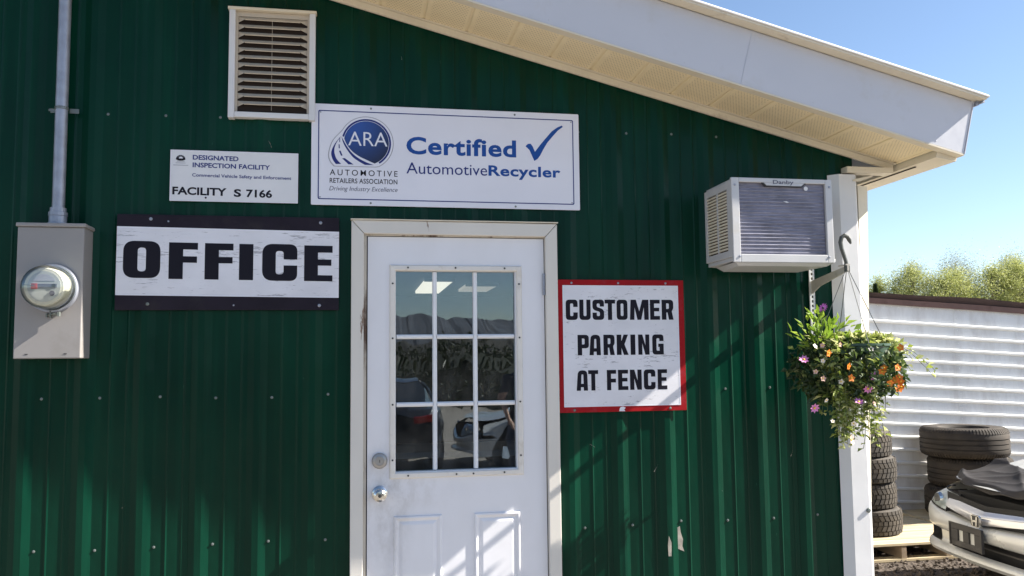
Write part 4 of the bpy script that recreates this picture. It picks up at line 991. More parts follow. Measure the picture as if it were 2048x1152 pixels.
for i in range(n+1):
    x = TX0-.02+(TX1-TX0+.04)*i/n
    rl.v += [(x, TY-.03, TZ(x, 2.125)+.25*wob(x)), (x, TY-.035, TZ(x, 2.178)+.25*wob(x)), (x, TY+.06, TZ(x, 2.178)), (x, TY+.06, TZ(x, 2.125))]
for i in range(n):
    for j in range(4): q = (j+1) % 4; rl.f.append((i*4+j, i*4+q, i*4+4+q, i*4+4+j))
part('lower_top_rail', rl, 'brownrail', tr)
rl = MB()
for i in range(n+1):
    x = TX0-.03+(TX1-TX0+.06)*i/n; w = wob(x)
    rl.v += [(x, TY-.02, TZ(x, 2.179)+.25*wob(x)), (x, TY-.055, TZ(x, 2.225)+w+(x-6.2)*.012), (x, TY+.10, TZ(x, 2.232)+w+(x-6.2)*.012), (x, TY+.10, TZ(x, 2.179))]
for i in range(n):
    for j in range(4): q = (j+1) % 4; rl.f.append((i*4+j, i*4+q, i*4+4+q, i*4+4+j))
part('upper_top_rail', rl, 'darkrail', tr)
rv = MB(); x = TX0+.03
while x < TX1:
    rv.lathe([(.006, 0), (.005, -.004), (.0001, -.006)], (x, TY-.0005, TZ(x, 2.108)), 'y', 6); x += .075
xb = TX0+1.22
while xb < TX1:
    for k in range(15): rv.lathe([(.006, 0), (.005, -.004), (.0001, -.006)], (xb+.012, TY-.003, TZ(xb, 2.03-.1262*k)), 'y', 6)
    xb += 1.22
part('rivets', rv, 'rib', tr, kind='stuff')
part('side_skirt', tbox(TX0+.05, TX1-.05, TY+.03, TY+.10, -.25, .0295), 'darkrail', tr)

# ------------------------------------------------------------------ tires
def tire_mesh(Ro, Ri, w, style):
    """returns carcass and tread meshes lying flat, base at z=0"""
    car_ = MB(); h = w; sh = .028
    groove = .008
    if style == 'block':
        prof = [(Ri, .022), (Ri+.02, .006), ((Ro+Ri)/2+.02, 0), (Ro-.03, .006), (Ro-.010, .022), (Ro-.009, h-.022), (Ro-.03, h-.006), ((Ro+Ri)/2+.02, h), (Ri+.02, h-.006), (Ri, h-.022), (Ri+.012, h-.04), (Ri+.05, h*.7), (Ri+.05, h*.3), (Ri+.012, .04)]
        car_.lathe(prof, (0, 0, 0), 'z', 48, close=True)
        td = MB(); nb = 44; rowsz = [(.012, .040), (.048, .084), (.090, .121), (.127, .163), (.171, .197)]
        k = h/.209
        for r_, (a, b) in enumerate(rowsz):
            a *= k; b *= k
            for i in range(nb):
                t0 = 2*math.pi*(i+(.5 if r_ in (1, 3) else 0))/nb; t1 = t0+2*math.pi/nb*.74
                sk = {0: 0, 1: .055, 2: 0, 3: -.055, 4: 0}[r_]
                ro = Ro if r_ in (1, 2, 3) else Ro-.003
                ps = []
                for (rr, ) in ((Ro-.0105,), (ro,)):
                    for (t, z, s_) in ((t0, a, 0), (t1, a, 0), (t1, b, sk), (t0, b, sk)):
                        q = rr-(.004 if (r_ == 0 and z == a) or (r_ == 4 and z == b) else 0)
                        ps.append((q*math.cos(t+s_), q*math.sin(t+s_), z))
                td.hexa(ps)
        return car_, td
    prof = [(Ri, .03), (Ri+.02, .008), ((Ro+Ri)/2, 0), (Ro-.05, .004), (Ro-.018, .022), (Ro-.002, .045)]
    for f_ in (.30, .46, .62): prof += [(Ro, h*f_-.006), (Ro-.010, h*f_-.004), (Ro-.010, h*f_+.004), (Ro, h*f_+.006)]
    prof += [(Ro-.002, h-.045), (Ro-.018, h-.022), (Ro-.05, h-.004), ((Ro+Ri)/2, h), (Ri+.02, h-.008), (Ri, h-.03), (Ri+.015, h-.05), (Ri+.07, h*.7), (Ri+.07, h*.3), (Ri+.015, .05)]
    car_.lathe(prof, (0, 0, 0), 'z', 56, close=True)
    td = MB(); nb = 84
    for i in range(nb):
        t0 = 2*math.pi*i/nb; t1 = t0+2*math.pi/nb*.62
        for top in (0, 1):
            z0, z1, z2 = (.046, .024, .010) if not top else (h-.046, h-.024, h-.010)
            a = [((Ro-.006), z0), ((Ro-.022), z1), ((Ro-.04), z2)]; b = [((Ro+.002), z0), ((Ro-.012), z1-(.006 if not top else -.006)), ((Ro-.034), z2-(.006 if not top else -.006))]
            for (A_, B_) in ((0, 1), (1, 2)):
                td.hexa([(r*math.cos(t), r*math.sin(t), z) for (r, z) in (a[A_], a[B_], b[B_], b[A_]) for t in (t0,)]+[(r*math.cos(t1), r*math.sin(t1), z) for (r, z) in (a[A_], a[B_], b[B_], b[A_])])
    return car_, td
def make_tire(style, mat):
    dims = (.315, .195, .209) if style == 'block' else (.362, .19, .268)
    a, b = tire_mesh(*dims, style); A_ = a.mesh('carcass'); B_ = b.mesh('tread'); A_.materials.append(M[mat]); B_.materials.append(M[mat])
    A_.shade_smooth(); A_.set_sharp_from_angle(angle=R(38)); return A_, B_
def place_tire(meshes, loc, rz, tilt, label, group):
    t = thing('tire', label, 'tire', loc, group); t.rotation_euler = (tilt[0], tilt[1], rz)
    k_ = random.Random(int(loc[0]*1000+loc[2]*977)).uniform(.965, 1.03); t.scale = (k_, k_, 1)
    link('carcass', meshes[0], None, t); link('tread', meshes[1], None, t, kind='stuff')
    return t
nar = make_tire('block', 'rubber'); wid = make_tire('rib', 'rubber2')
PT = .142
cx = [5.452, 5.430, 5.418, 5.388]; nm_ = ['bottom', 'second from bottom', 'third from bottom', 'topmost']
for i in range(4):
    place_tire(nar, (cx[i], 2.86+.01*(i % 2), PT+.001+.2095*i), i*.37, (0, 0), 'chunky-treaded narrow tire, %s of the stack against the corner trim' % nm_[i] if i < 3 else 'chunky-treaded narrow tire on top of the stack against the corner trim', 'narrow tires stacked on the pallet')
wx = [(6.77, 3.23), (6.80, 3.235), (6.745, 3.225)]
for i in range(3):
    place_tire(wid, (*wx[i], PT+.001+.2688*i), i*.6, (0, 0), ['wide truck tire at the bottom of the stack behind the silver car', 'wide truck tire in the middle of the stack behind the silver car', 'wide truck tire on top of the stack behind the silver car'][i], 'wide tires stacked behind the car')

# ------------------------------------------------------------------ pallets
def make_pallet(loc, label):
    p = thing('pallet', label, 'pallet', loc, 'pallets under the tires')
    wds = [.14, .09, .14, .09, .09, .14, .09, .14]; y = 0
    for i, w in enumerate(wds):
        part('deck_board', MB().box(loc[0], loc[0]+1.2, loc[1]+y, loc[1]+y+w, .120, .1405+(.001 if i % 2 else 0)), 'pallet', p, bevel=.002); y += w+.014
    D = y-.014
    for x in (0, .43, .58+.24, 1.155):
        part('stringer', MB().box(loc[0]+x, loc[0]+x+.042, loc[1]+.004, loc[1]+D-.004, .021, .1195), 'palletdark', p)
    for yy in (0, .45, D-.10):
        part('bottom_board', MB().box(loc[0], loc[0]+1.2, loc[1]+yy, loc[1]+yy+.10, .002, .0205), 'pallet', p)
    return p
make_pallet((5.03, 2.34, 0), 'pale wooden pallet carrying the narrow tire stack by the corner')
make_pallet((6.27, 2.66, 0), 'pale wooden pallet under the wide truck tires, mostly hidden by the car')

# ------------------------------------------------------------------ loose stones on the yard
stn = MB()
for i in range(2600):
    x = rnd.uniform(4.3, 6.6); y = rnd.uniform(.4, 2.9); r = rnd.uniform(.006, .022)*(1.7 if rnd.random() < .06 else 1); c = Vector((x, y, r*.25))
    k = len(stn.v); d = [Vector(q) for q in ((1, 0, 0), (-1, 0, 0), (0, 1, 0), (0, -1, 0), (0, 0, .7), (0, 0, -.6))]
    ro_ = Euler((rnd.uniform(0, 3), rnd.uniform(0, 3), rnd.uniform(0, 3))).to_matrix()
    stn.v += [tuple(c+ro_ @ (q*r*rnd.uniform(.7, 1.2))) for q in d]
    stn.f += [(k+a, k+b, k+c_) for a, b, c_ in ((0, 2, 4), (2, 1, 4), (1, 3, 4), (3, 0, 4), (2, 0, 5), (1, 2, 5), (3, 1, 5), (0, 3, 5))]
gs = link('gravel', stn.mesh('gravel', fix=False), 'stone', kind='stuff'); tag(gs, 'loose brown gravel on the yard in front of the pallet', 'gravel')
# ------------------------------------------------------------------ cars
PATH = [(.86, .868), (.60, .868), (.38, .860), (.21, .820), (.10, .725), (.045, .56), (.02, .38), (.006, .19), (0, 0)]
def planpt(a):                                # a in [-1, 1]: -1 near side arch .. 1 far side arch
    s_ = abs(a)*(len(PATH)-1); s_ = (len(PATH)-1)-s_; i = min(int(s_), len(PATH)-2); u = s_-i
    p0 = PATH[max(i-1, 0)]; p1 = PATH[i]; p2 = PATH[i+1]; p3 = PATH[min(i+2, len(PATH)-1)]
    f = lambda q: .5*((2*p1[q])+(p2[q]-p0[q])*u+(2*p0[q]-5*p1[q]+4*p2[q]-p3[q])*u*u+(3*p1[q]-p0[q]-3*p2[q]+p3[q])*u**3)
    return f(0), f(1)*(1 if a >= 0 else -1)
def smooth01(u): u = max(0, min(1, u)); return u*u*(3-2*u)
def car(name, label, loc, rz, paint, cat='car', detail=True):
    t = thing(name, label, cat, loc); t.rotation_euler = (0, 0, rz)
    def cp(nm_, mb, mat, par=None, **kw): return link(nm_, mb.mesh(nm_), mat, par or t, **kw)
    ZL = [(.236, .05), (.248, -.030), (.272, -.046), (.296, -.030), (.306, .004), (.318, .016), (.352, .016), (.385, .012), (.398, -.006), (.412, -.026), (.445, -.034), (.475, -.034), (.500, -.024), (.516, -.004), (.522, .03)]
    def dip(y, z): return -.022*(1-min(1, abs(y)/.46))*smooth01((z-.40)/.1) + .03*smooth01((abs(y)-.45)/.4)*smooth01((z-.40)/.1)
    def bump_pt(u, v):
        a = 2*u-1; k = v*(len(ZL)-1); i = min(int(k), len(ZL)-2); f = k-i
        z = ZL[i][0]*(1-f)+ZL[i+1][0]*f; dx = ZL[i][1]*(1-f)+ZL[i+1][1]*f
        x, y = planpt(a); e = 1-smooth01((abs(y)-.55)/.3)*.75
        return (x+dx*e, y, z+dip(y, z))
    def hole(u, v):
        x, y, z = bump_pt(u, v); q = abs(y)
        return (.308 < z < .396) and (q < .43-(.396-z)*.6 or .53 < q < .77)
    cp('bumper', MB().grid(bump_pt, 96, 28, hole if detail else None), paint, smooth=True, angle=45)
    if detail:
        dk = MB().grid(lambda u, v: (planpt((2*u-1)*.82)[0]+.09, planpt((2*u-1)*.82)[1], .25+.19*v), 40, 2)
        cp('intake_backing', dk, 'dark')
        cp('intake_slat', MB().grid(lambda u, v: (planpt((2*u-1)*.36)[0]+.04, planpt((2*u-1)*.36)[1], .345+.010*v), 20, 1), 'plasticdark')
        # grille bar (wing shaped) with emblem
        def bar(u, v):
            a = (2*u-1)*.285; x, y = planpt(a); q = min(1, abs(y)/.44)
            lo = .508+.052*q; hi = .592+.030*q; z = lo+(hi-lo)*v
            return (x-.022+.025*q-.016*math.sin(math.pi*min(v*1.05, 1))*(1-.5*q)+.035*v, y, z)
        cp('grille_bar', MB().grid(bar, 40, 8), 'silverbar', smooth='full')
        def slot(u, v):
            a = (2*u-1)*.30; x, y = planpt(a); q = min(1, abs(y)/.47); return (x+.03, y, .485+.035*q+(.14)*v)
        cp('grille_slot', MB().grid(slot, 30, 2), 'dark')
        em_ = cp('emblem_frame', MB().extr([(0, a, b) for a, b in rrect(-.042, .042, .500, .574, .014)], (-.060, 0, 0), (-.046, 0, 0)), 'chrome')
        cp('emblem_field', MB().extr([(0, a, b) for a, b in rrect(-.0385, .0385, .5035, .5705, .012)], (-.0612, 0, 0), (-.0602, 0, 0)), 'plasticdark', em_)
        lt = MB()
        for sgn in (-1, 1): lt.hexa([(-.066, sgn*.012, .507), (-.066, sgn*.023, .507), (-.066, sgn*.031, .567), (-.066, sgn*.019, .567), (-.0613, sgn*.012, .507), (-.0613, sgn*.023, .507), (-.0613, sgn*.031, .567), (-.0613, sgn*.019, .567)])
        lt.box(-.0658, -.0613, -.0135, .0135, .531, .543)
        cp('emblem_letter', lt, 'chrome', em_)
        # plate holder
        ph = MB(); hx, hy, z0, z1 = -.072, .085, .345, .492
        y0, y1 = hy-.165, hy+.165
        wv = [(y0, hy-.085), (hy-.030, hy+.030), (hy+.085, y1)]
        for a, b in wv: ph.box(hx, hx+.014, a, b, z0+.035, z1-.040)
        ph.box(hx, hx+.014, y0, y1, z1-.0399, z1).box(hx, hx+.014, y0, y1, z0, z0+.0349)
        pl_ = cp('plate_holder', ph, 'plasticdark', bevel=.003)
        cp('holder_rim', MB().box(hx-.006, hx-.0002, y0, y1, z1-.006, z1+.003).box(hx-.006, hx-.0002, y0, y0+.010, z0, z1-.0061).box(hx-.006, hx-.0002, y1-.010, y1, z0, z1-.0061), 'plasticdark', pl_)
        cp('holder_back', MB().box(hx+.0145, hx+.022, y0+.02, y1-.02, z0+.02, z1-.02), 'whitepatch', pl_)
    for sgn in (-1, 1):
        def hl(u, v, sgn=sgn):
            a = sgn*(.295+.345*u); x, y = planpt(a); b0 = .545+.03*smooth01((abs(y)-.45)/.4)-.02
            return (x+.012+.10*v*v*(1-.3*u)+.03*u*v, y*(1-.05*v*v), b0+(.105-.02*u)*v)
        lo_ = cp('headlight', MB().grid(hl, 14, 8), 'lens', smooth='full')
        gp_ = MB().tube([hl(i/14, 0) for i in range(15)], .006, 5).tube([hl(i/14, 1) for i in range(15)], .006, 5).tube([hl(0, i/8) for i in range(9)], .006, 5)  # dark tubes drawn in for the gap round each lens
        cp('headlight_gap', gp_, 'dark', lo_)
        cp('headlight_bulb', MB().lathe([(.035, -.02), (.045, 0), (.03, .01), (.0001, .012)], Vector(hl(.35, .5))+Vector((.0, 0, 0)), 'x', 14), 'chrome', lo_)
        def fe(u, v, sgn=sgn):                 # fender from headlight to door, with crown
            x = .34+.98*u; y = .868; z0 = .55 if x > .5 else .60; zt = .665+.17*smooth01((x-.3)/1.0)
            ang = v*math.pi/2
            if v < .6: q = v/.6; return (x, sgn*(y-.008*q), z0+(zt-.03-z0)*q)
            q = (v-.6)/.4; return (x-.0*q, sgn*(y-.008-.13*q-.02*math.sin(q*math.pi)), zt-.03+.045*math.sin(q*math.pi/2))
        cp('fender', MB().grid(fe, 14, 12), paint, smooth='full')
    def hoodz(x, y): 
        return .655+.205*smooth01(x/1.5)*1.25+.035*(1-(y/.74)**2)-.03*(1-smooth01(x/.12))
    def hood(u, v):
        y = (2*v-1)*.735; x0 = .10+.22*(abs(y)/.74)**2.2; x = x0+(1.28-x0)*u
        lift = .030*(1-u); return (x, y, hoodz(x, y)+lift+.012*math.exp(-((abs(y)-.5)/.06)**2))
    hd = cp('hood', MB().grid(hood, 24, 30), paint, smooth='full')
    if detail:
        W_ = random.Random(3)
        def cover(u, v):
            y = (2*v-1)*.745; x0 = .10+.22*(abs(y)/.74)**2.2
            x = x0-.012+.016*math.sin(y*13)*(1-u)+(.40+.07*math.sin(y*4.1+.6)+.03*math.sin(y*11))*u
            b = Vector(hood(max(0, min(1, (x-x0)/(1.28-x0))), v)); z = b.z+.017
            if u < .10: q = 1-u/.10; z -= (.040+.012*math.sin(y*17))*q; x += .006*q
            r1_ = (1-abs(math.sin(y*3.3+x*4.6+.9)))**3; r2__ = (1-abs(math.sin(y*5.2-x*7.5+2.1)))**4; r3_ = (1-abs(math.sin(y*2.1+x*12+.3)))**4
            return (x, y, z+.030*r1_*(.35+u)+.020*r2__+.012*r3_)
        cv = MB().grid(cover, 44, 110); co_ = cp('hood_cover', cv, 'vinyl', smooth='full', label='wrinkled black vinyl cover over the front of the hood')
        sdm = co_.modifiers.new('solid', 'SOLIDIFY'); sdm.thickness = .006
        cp('engine_bay', MB().box(.16, 1.2, -.48, .48, .45, .655), 'dark')
    # body sides, cabin and tail
    bs = MB()
    stn_ = [(1.30, .868, .86), (2.2, .875, .88), (3.2, .872, .90), (3.9, .85, .93), (4.32, .76, .92), (4.42, .70, .80)]
    def body(u, v):
        k = u*(len(stn_)-1); i = min(int(k), len(stn_)-2); f = k-i
        x, w, zb = [stn_[i][q]*(1-f)+stn_[i+1][q]*f for q in range(3)]
        a = v*math.pi; s_ = -math.cos(a); prof = [( -w*.96, .25), (-w, .45), (-w, .62), (-w*.985, zb-.06), (-w*.90, zb), (0, zb+.02), (w*.90, zb), (w*.985, zb-.06), (w, .62), (w, .45), (w*.96, .25)]
        kk = v*(len(prof)-1); j = min(int(kk), len(prof)-2); g_ = kk-j
        return (x, prof[j][0]*(1-g_)+prof[j+1][0]*g_, prof[j][1]*(1-g_)+prof[j+1][1]*g_)
    bs.grid(body, 20, 40); e = [body(1, k/20) for k in range(21)]; bs.poly(e); bs.box(.9, 4.3, -.70, .70, .22, .45)
    cp('body', bs, paint, smooth=True, angle=50)
    cb = [(1.18, .66, .84), (1.75, .60, 1.27), (2.1, .585, 1.37), (2.7, .58, 1.39), (3.15, .59, 1.33), (3.85, .66, .93)]
    gl = MB(); rfm = MB()
    def cabin(u, v):
        k = u*(len(cb)-1); i = min(int(k), len(cb)-2); f = k-i; x, w, z = [cb[i][q]*(1-f)+cb[i+1][q]*f for q in range(3)]
        prof = [(-.80, .84), (-w-.05, max(.85, z-.12)), (-w, max(.86, z-.03)), (0, z), (w, max(.86, z-.03)), (w+.05, max(.85, z-.12)), (.80, .84)]
        kk = v*(len(prof)-1); j = min(int(kk), len(prof)-2); g_ = kk-j; return (x, prof[j][0]*(1-g_)+prof[j+1][0]*g_, prof[j][1]*(1-g_)+prof[j+1][1]*g_)
    gl.grid(cabin, 20, 24); cp('windows', gl, 'carglass', smooth=True)
    cp('roof', MB().grid(lambda u, v: (1.72+1.45*u, (2*v-1)*.585, 1.275+.125*math.sin(math.pi*(.12+.76*u))-.02*(2*v-1)**2), 12, 10), paint, smooth='full')
    for sgn in (-1, 1):
        for q in ((1.20, .80, .87, 1.74, .62, 1.27), (2.55, .80, .87, 2.5, .63, 1.30), (3.8, .78, .93, 3.15, .62, 1.27)):
            cp('pillar', MB().tube([(q[0], sgn*q[1], q[2]), (q[3], sgn*q[4], q[5])], .028, 6), paint)
        for x in (.88, 3.52):
            wh = cp('wheel', MB().lathe([(.19, -.09), (.29, -.10), (.315, -.06), (.315, .06), (.29, .10), (.19, .09)], (x, sgn*.79, .315), 'y', 30), 'rubber', smooth=True)
            cp('rim', MB().lathe([(.188, -.06*sgn), (.188, .085*sgn), (.05, .06*sgn), (.0001, .062*sgn)], (x, sgn*.79, .315), 'y', 24), 'rim', wh)
            cp('wheel_arch', MB().lathe([(.37, .8*sgn), (.37, .8725*sgn), (.330, .8725*sgn)], (x, 0, .32), 'y', 28), 'dark', wh)
        cp('tail_light', MB().box(4.30, 4.43, sgn*.56-.14, sgn*.56+.14, .70, .82), 'tailred', bevel=.01)
    return t
car('silver_car', 'silver car nose with black hood cover and empty plate holder, at right edge', (5.235, 1.15, -.0), R(-4), 'silver')
M['darkpaint'] = carpaint('dark_blue_paint', (.02, .025, .035)); M['whitepaint'] = carpaint('white_paint', (.55, .55, .54))
car('dark_car', 'dark car parked in the yard, reflected in the left door panes', (1.62, -12.6, 0), R(90), 'darkpaint', detail=False)
car('white_car', 'white car parked across the yard, reflected in the right door panes', (2.75, -9.3, 0), R(0), 'whitepaint', detail=False)

# ------------------------------------------------------------------ trees
def tree(loc, H, W_, mat, label, seed, n=2600, base=.25, leaf=.2, conifer=False):
    rr = random.Random(seed); t = thing('tree', label, 'tree', loc, 'trees behind the trailer'); L = Vector(loc)
    tk = MB(); pts = [Vector((0, 0, 0)), Vector((rr.uniform(-.1, .1), 0, H*.35)), Vector((rr.uniform(-.2, .2), rr.uniform(-.2, .2), H*.7)), Vector((rr.uniform(-.2, .2), 0, H*.96))]
    tk.tube([L+p for p in pts], [.16, .11, .06, .015], 7)
    cl = []
    lb = LB()
    if conifer:
        for i in range(n):
            h = base+(1-base)*rr.random()**.8; rad = W_*(1-h)*(.5+.5*abs(math.sin(h*38)))*rr.random()**.5; a = rr.uniform(0, 6.28)
            c = L+Vector((rad*math.cos(a), rad*math.sin(a), h*H)); lb.leaf(c, Vector((math.cos(a), math.sin(a), -.3+rr.uniform(-.3, .3))), Vector((0, 0, 1)), leaf*1.6, leaf*.6, rr.random())
    else:
        for i in range(34):
            h = base+(1-base)*(i+.5)/34; a = i*2.4+rr.uniform(-.4, .4); rad = W_*.80*(1-((h-base)/(1-base))**4.5)*rr.uniform(.4, 1.1)
            c = L+Vector((rad*math.cos(a), rad*math.sin(a), h*H)); q = pts[1]*(1-h)+pts[3]*h
            tk.tube([L+Vector((q.x, q.y, h*H*.86)), (L+Vector((q.x, q.y, h*H*.93))+c)/2, c], [.045, .03, .012], 5)
            cl.append((c, W_*rr.uniform(.14, .32)))
        for i in range(n):
            c, r = cl[min(len(cl)-1, int(rr.random()**1.0*len(cl)))]
            d = Vector((rr.gauss(0, 1), rr.gauss(0, 1), rr.gauss(0, 1)))*r*.52; d.z *= 1.35
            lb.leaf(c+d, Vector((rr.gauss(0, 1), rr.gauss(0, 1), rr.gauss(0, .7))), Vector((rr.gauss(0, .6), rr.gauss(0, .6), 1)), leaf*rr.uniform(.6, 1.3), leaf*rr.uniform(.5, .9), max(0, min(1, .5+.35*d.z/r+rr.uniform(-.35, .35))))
    part('trunk', tk, 'bark', t); part('crown', lb, mat, t, kind='stuff'); return t
tspec = [
 (42.0, 60, 7.7, .9, 'tree3', 'small dark pointed conifer next to the corner trim, left end of the trees', 1),
 (43.6, 60, 7.9, 1.0, 'tree3', 'second small dark conifer from the corner trim', 1),
 (45.2, 62, 8.3, 1.5, 'tree1', 'small yellow-green tree just right of the dark conifers', 0),
 (46.9, 60, 9.0, 1.7, 'tree1', 'rounded yellow-green tree, second right of the dark conifers', 0),
 (48.6, 58, 8.3, 1.9, 'tree1', 'low yellow-green tree in front of the slim pale tree', 0),
 (50.0, 64, 9.9, 1.6, 'tree2', 'slim pale grey-green airy tree above the middle of the trailer', 0),
 (51.3, 60, 8.8, 1.7, 'tree1', 'yellow-green tree just right of the slim pale tree', 0),
 (53.0, 58, 8.9, 2.0, 'tree1', 'bushy yellow-green tree left of the tallest pale tree', 0),
 (56.0, 66, 10.9, 2.7, 'tree2', 'tall pale grey-green airy tree, broadest of the pale ones', 0),
 (55.0, 58, 9.3, 1.9, 'tree1', 'yellow-green tree in front of the broad pale tree', 0),
 (56.8, 60, 9.8, 1.8, 'tree1', 'upright yellow-green tree just left of the photo edge', 0),
 (58.6, 59, 9.6, 2.0, 'tree1', 'yellow-green tree cut by the right edge of the photo', 0),
 (62.2, 66, 11.2, 2.2, 'tree2', 'pale grey-green tree cut by the right edge of the photo', 0)]
for i, (x, y, H, W_, mt, lb_, co_) in enumerate(tspec):
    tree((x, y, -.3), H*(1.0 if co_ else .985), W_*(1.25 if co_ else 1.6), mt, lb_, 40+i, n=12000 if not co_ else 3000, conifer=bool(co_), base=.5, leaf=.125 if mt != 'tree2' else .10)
# far wood across the yard, seen only in the door glass
wd_ = LB(); rr = random.Random(5)
for i in range(22000):
    x = rr.uniform(-30, 45); y = -24-rr.random()*8; hmax = 1.95+.25*math.sin(x*.45)+.2*math.sin(x*1.3+1)+rr.uniform(-.15, .2)
    z = hmax*rr.random()**.7
    wd_.leaf((x, y, z), (rr.gauss(0, 1), rr.gauss(0, .4), rr.gauss(0, 1)), (rr.gauss(0, .5), 1, .5), rr.uniform(.10, .24), rr.uniform(.08, .18), rr.random())
hc = MB().grid(lambda u, v: (-32+80*u, -26.5-3*v, (1.55+.2*math.sin(u*36)+.15*math.sin(u*97+1))*math.sin(math.pi*min(.5, v*2+.02) if v < .5 else math.pi*.5)), 120, 6)
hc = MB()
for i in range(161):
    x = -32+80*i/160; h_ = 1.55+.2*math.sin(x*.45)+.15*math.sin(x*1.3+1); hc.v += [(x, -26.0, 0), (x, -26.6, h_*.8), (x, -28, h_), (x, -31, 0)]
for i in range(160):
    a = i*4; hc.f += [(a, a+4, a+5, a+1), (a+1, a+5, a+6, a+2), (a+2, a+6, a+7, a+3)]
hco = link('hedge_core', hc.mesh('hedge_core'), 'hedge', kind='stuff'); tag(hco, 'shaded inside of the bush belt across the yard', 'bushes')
wo_ = link('far_bushes', wd_.mesh('far_bushes'), 'wood', kind='stuff'); tag(wo_, 'dark belt of bushes across the yard, reflected in the door glass', 'bushes')

# ------------------------------------------------------------------ inside the office
for (x0, x1, y0, y1, em_, lb_) in ((2.06, 2.38, 6.1, 7.9, 'tube', 'lit ceiling light panel seen through the top left door panes'), (2.62, 3.0, 6.7, 7.6, 'tube2', 'dimmer lit ceiling panel seen through the top middle pane')):
    l_ = thing('ceiling_light', lb_, 'ceiling light', ((x0+x1)/2, (y0+y1)/2, 2.56), 'office ceiling lights')
    part('diffuser', MB().box(x0, x1, y0, y1, 2.520, 2.555), em_, l_); part('frame', MB().box(x0-.02, x1+.02, y0-.02, y0-.001, 2.515, 2.559).box(x0-.02, x1+.02, y1+.001, y1+.02, 2.515, 2.559), 'ceiling', l_)
ct_ = thing('office_counter', 'pale office counter behind the lower door panes', 'counter', (2.2, 2.2, .06))
part('counter_top', MB().box(1.5, 3.4, 1.7, 2.3, .98, 1.02), 'paper', ct_, bevel=.004); part('counter_front', MB().box(1.54, 3.36, 1.76, 2.28, .06, .979), 'roomwall', ct_)
nt_ = link('note', MB().poly([(1.917, .0188, 1.162), (1.946, .0188, 1.157), (1.953, .0188, 1.167), (1.941, .0188, 1.211), (1.922, .0188, 1.214)]).mesh('note'), 'paper'); tag(nt_, 'small torn white paper stuck inside the bottom right door pane', 'note')

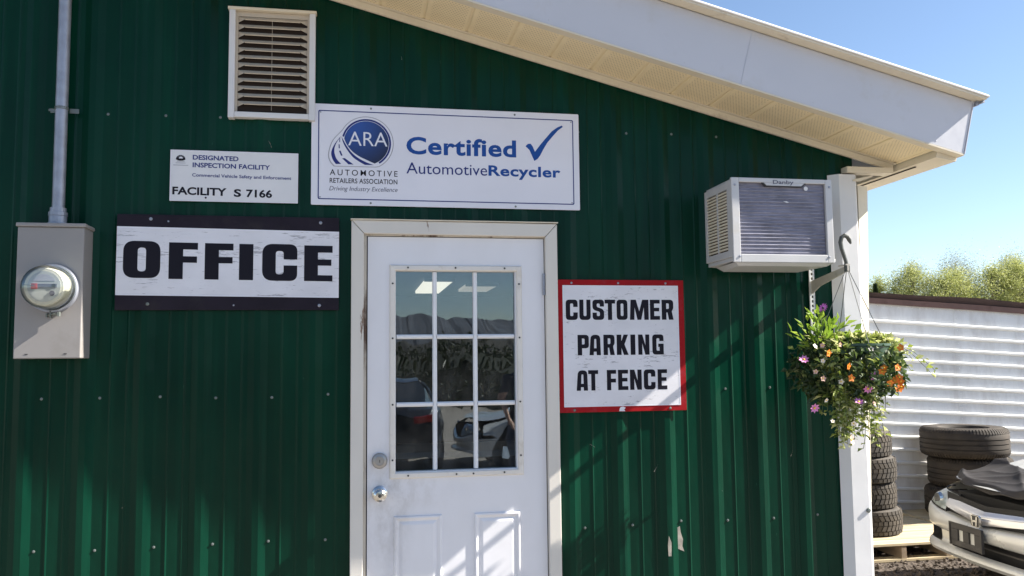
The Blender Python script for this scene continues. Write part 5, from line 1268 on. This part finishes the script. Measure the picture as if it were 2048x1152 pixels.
# ------------------------------------------------------------------ person in the yard, seen in the door glass
def person(loc):
    p = thing('person', 'person in dark shirt and jeans with bare arms, reflected in the right door panes', 'person', loc)
    J = dict(pel=(0, 0, .95), sp=(0, .01, 1.15), ch=(0, .0, 1.33), nk=(0, .01, 1.47), h0=(0, .02, 1.56), h1=(0, .03, 1.66), h2=(0, .01, 1.75),
             ls=(-.18, 0, 1.41), le=(-.25, .04, 1.14), lw=(-.20, .20, .98), lh=(-.19, .25, .95), rs=(.18, 0, 1.41), re=(.25, .02, 1.13), rw=(.24, .12, .90), rh=(.24, .15, .85),
             lt=(-.095, 0, .88), lk=(-.105, .02, .50), la=(-.11, -.02, .09), lf=(-.12, .13, .035), rt=(.095, 0, .88), rk=(.105, .02, .50), ra=(.11, -.02, .09), rf=(.13, .13, .035))
    RAD = dict(pel=(.15, .11), sp=(.145, .10), ch=(.17, .115), nk=(.06, .06), h0=(.07, .08), h1=(.078, .098), h2=(.055, .07), ls=(.07, .07), le=(.042, .042), lw=(.03, .026), lh=(.035, .02), rs=(.07, .07), re=(.042, .042), rw=(.03, .026), rh=(.035, .02),
               lt=(.095, .10), lk=(.06, .065), la=(.042, .045), lf=(.045, .03), rt=(.095, .10), rk=(.06, .065), ra=(.042, .045), rf=(.045, .03))
    E_ = [('pel', 'sp'), ('sp', 'ch'), ('ch', 'nk'), ('nk', 'h0'), ('h0', 'h1'), ('h1', 'h2'), ('ch', 'ls'), ('ls', 'le'), ('le', 'lw'), ('lw', 'lh'), ('ch', 'rs'), ('rs', 're'), ('re', 'rw'), ('rw', 'rh'), ('pel', 'lt'), ('lt', 'lk'), ('lk', 'la'), ('la', 'lf'), ('pel', 'rt'), ('rt', 'rk'), ('rk', 'ra'), ('ra', 'rf')]
    # five short finger chains per hand
    for s_, wv, hv in (('l', 'lw', 'lh'), ('r', 'rw', 'rh')):
        d = (Vector(J[hv])-Vector(J[wv])).normalized()
        for k, (off, ln) in enumerate(((-.03, .055), (-.012, .085), (.004, .095), (.02, .088), (.033, .07))):
            a = Vector(J[hv])+Vector((off*.8, 0, 0))+d*.01; b = a+d*ln*.6+Vector((0, .0, -.01)); c = b+(d+Vector((0, -.3, -.5))).normalized()*ln*.5
            J[s_+'f%da' % k] = tuple(b); J[s_+'f%db' % k] = tuple(c); RAD[s_+'f%da' % k] = (.009, .009); RAD[s_+'f%db' % k] = (.007, .007)
            E_ += [(hv, s_+'f%da' % k), (s_+'f%da' % k, s_+'f%db' % k)]
    keys = list(J); me = bpy.data.meshes.new('body'); me.from_pydata([J[k] for k in keys], [(keys.index(a), keys.index(b)) for a, b in E_], [])
    ob = bpy.data.objects.new('tmpbody', me); C.objects.link(ob); sk = ob.modifiers.new('skin', 'SKIN'); sk.use_smooth_shade = True
    for i, k in enumerate(keys):
        me.skin_vertices[0].data[i].radius = RAD[k]; me.skin_vertices[0].data[i].use_root = (k == 'pel')
    ob.modifiers.new('sub', 'SUBSURF').levels = 2
    dg = bpy.context.evaluated_depsgraph_get(); dg.update(); bm_ = bpy.data.meshes.new_from_object(ob.evaluated_get(dg)); bpy.data.objects.remove(ob)
    bm_.materials.clear()
    for k in ('skin', 'cloth', 'jeans'): bm_.materials.append(M[k])
    for f in bm_.polygons:
        c = f.center; arm = abs(c.x) > .215 or (abs(c.x) > .15 and c.z < 1.12 and c.y > .1)
        f.material_index = 0 if c.z > 1.48 or (arm and c.z < 1.22) else (1 if c.z > .93 else 2)
        if arm and .8 < c.z < 1.22: f.material_index = 0
    bd_ = link('body', bm_, None, p, smooth='full')
    hr = MB().lathe([(.0001, 1.80), (.05, 1.79), (.085, 1.75), (.098, 1.69), (.095, 1.62), (.08, 1.58)], (0, -.012, 0), 'z', 18)
    hr.v = [(x, y*1.12-.012, z) for x, y, z in hr.v]; hr.f = [f for f in hr.f if not (sum(hr.v[i][1] for i in f)/len(f) > .055 and sum(hr.v[i][2] for i in f)/len(f) < 1.73)]
    link('hair', hr.mesh('hair'), 'hair', p, smooth='full')
    for sgn in (-1, 1):
        link('eye', MB().lathe([(.0001, -.008), (.008, 0), (.0001, .008)], (sgn*.032, .112, 1.675), 'y', 8).mesh('eye'), 'inkblack', p)
        link('ear', MB().lathe([(.0001, -.01), (.02, 0), (.0001, .01)], (sgn*.082, .02, 1.66), 'x', 8).mesh('ear'), 'skin', p)
    link('nose', MB().hexa([(-.012, .11, 1.635), (.012, .11, 1.635), (.016, .095, 1.63), (-.016, .095, 1.63), (-.004, .115, 1.68), (.004, .115, 1.68), (.005, .10, 1.68), (-.005, .10, 1.68)]).mesh('nose'), 'skin', p)
    link('mouth', MB().box(-.022, .022, .098, .112, 1.604, 1.611).mesh('mouth'), 'redtag', p)
person((3.12, -5.6, 0))
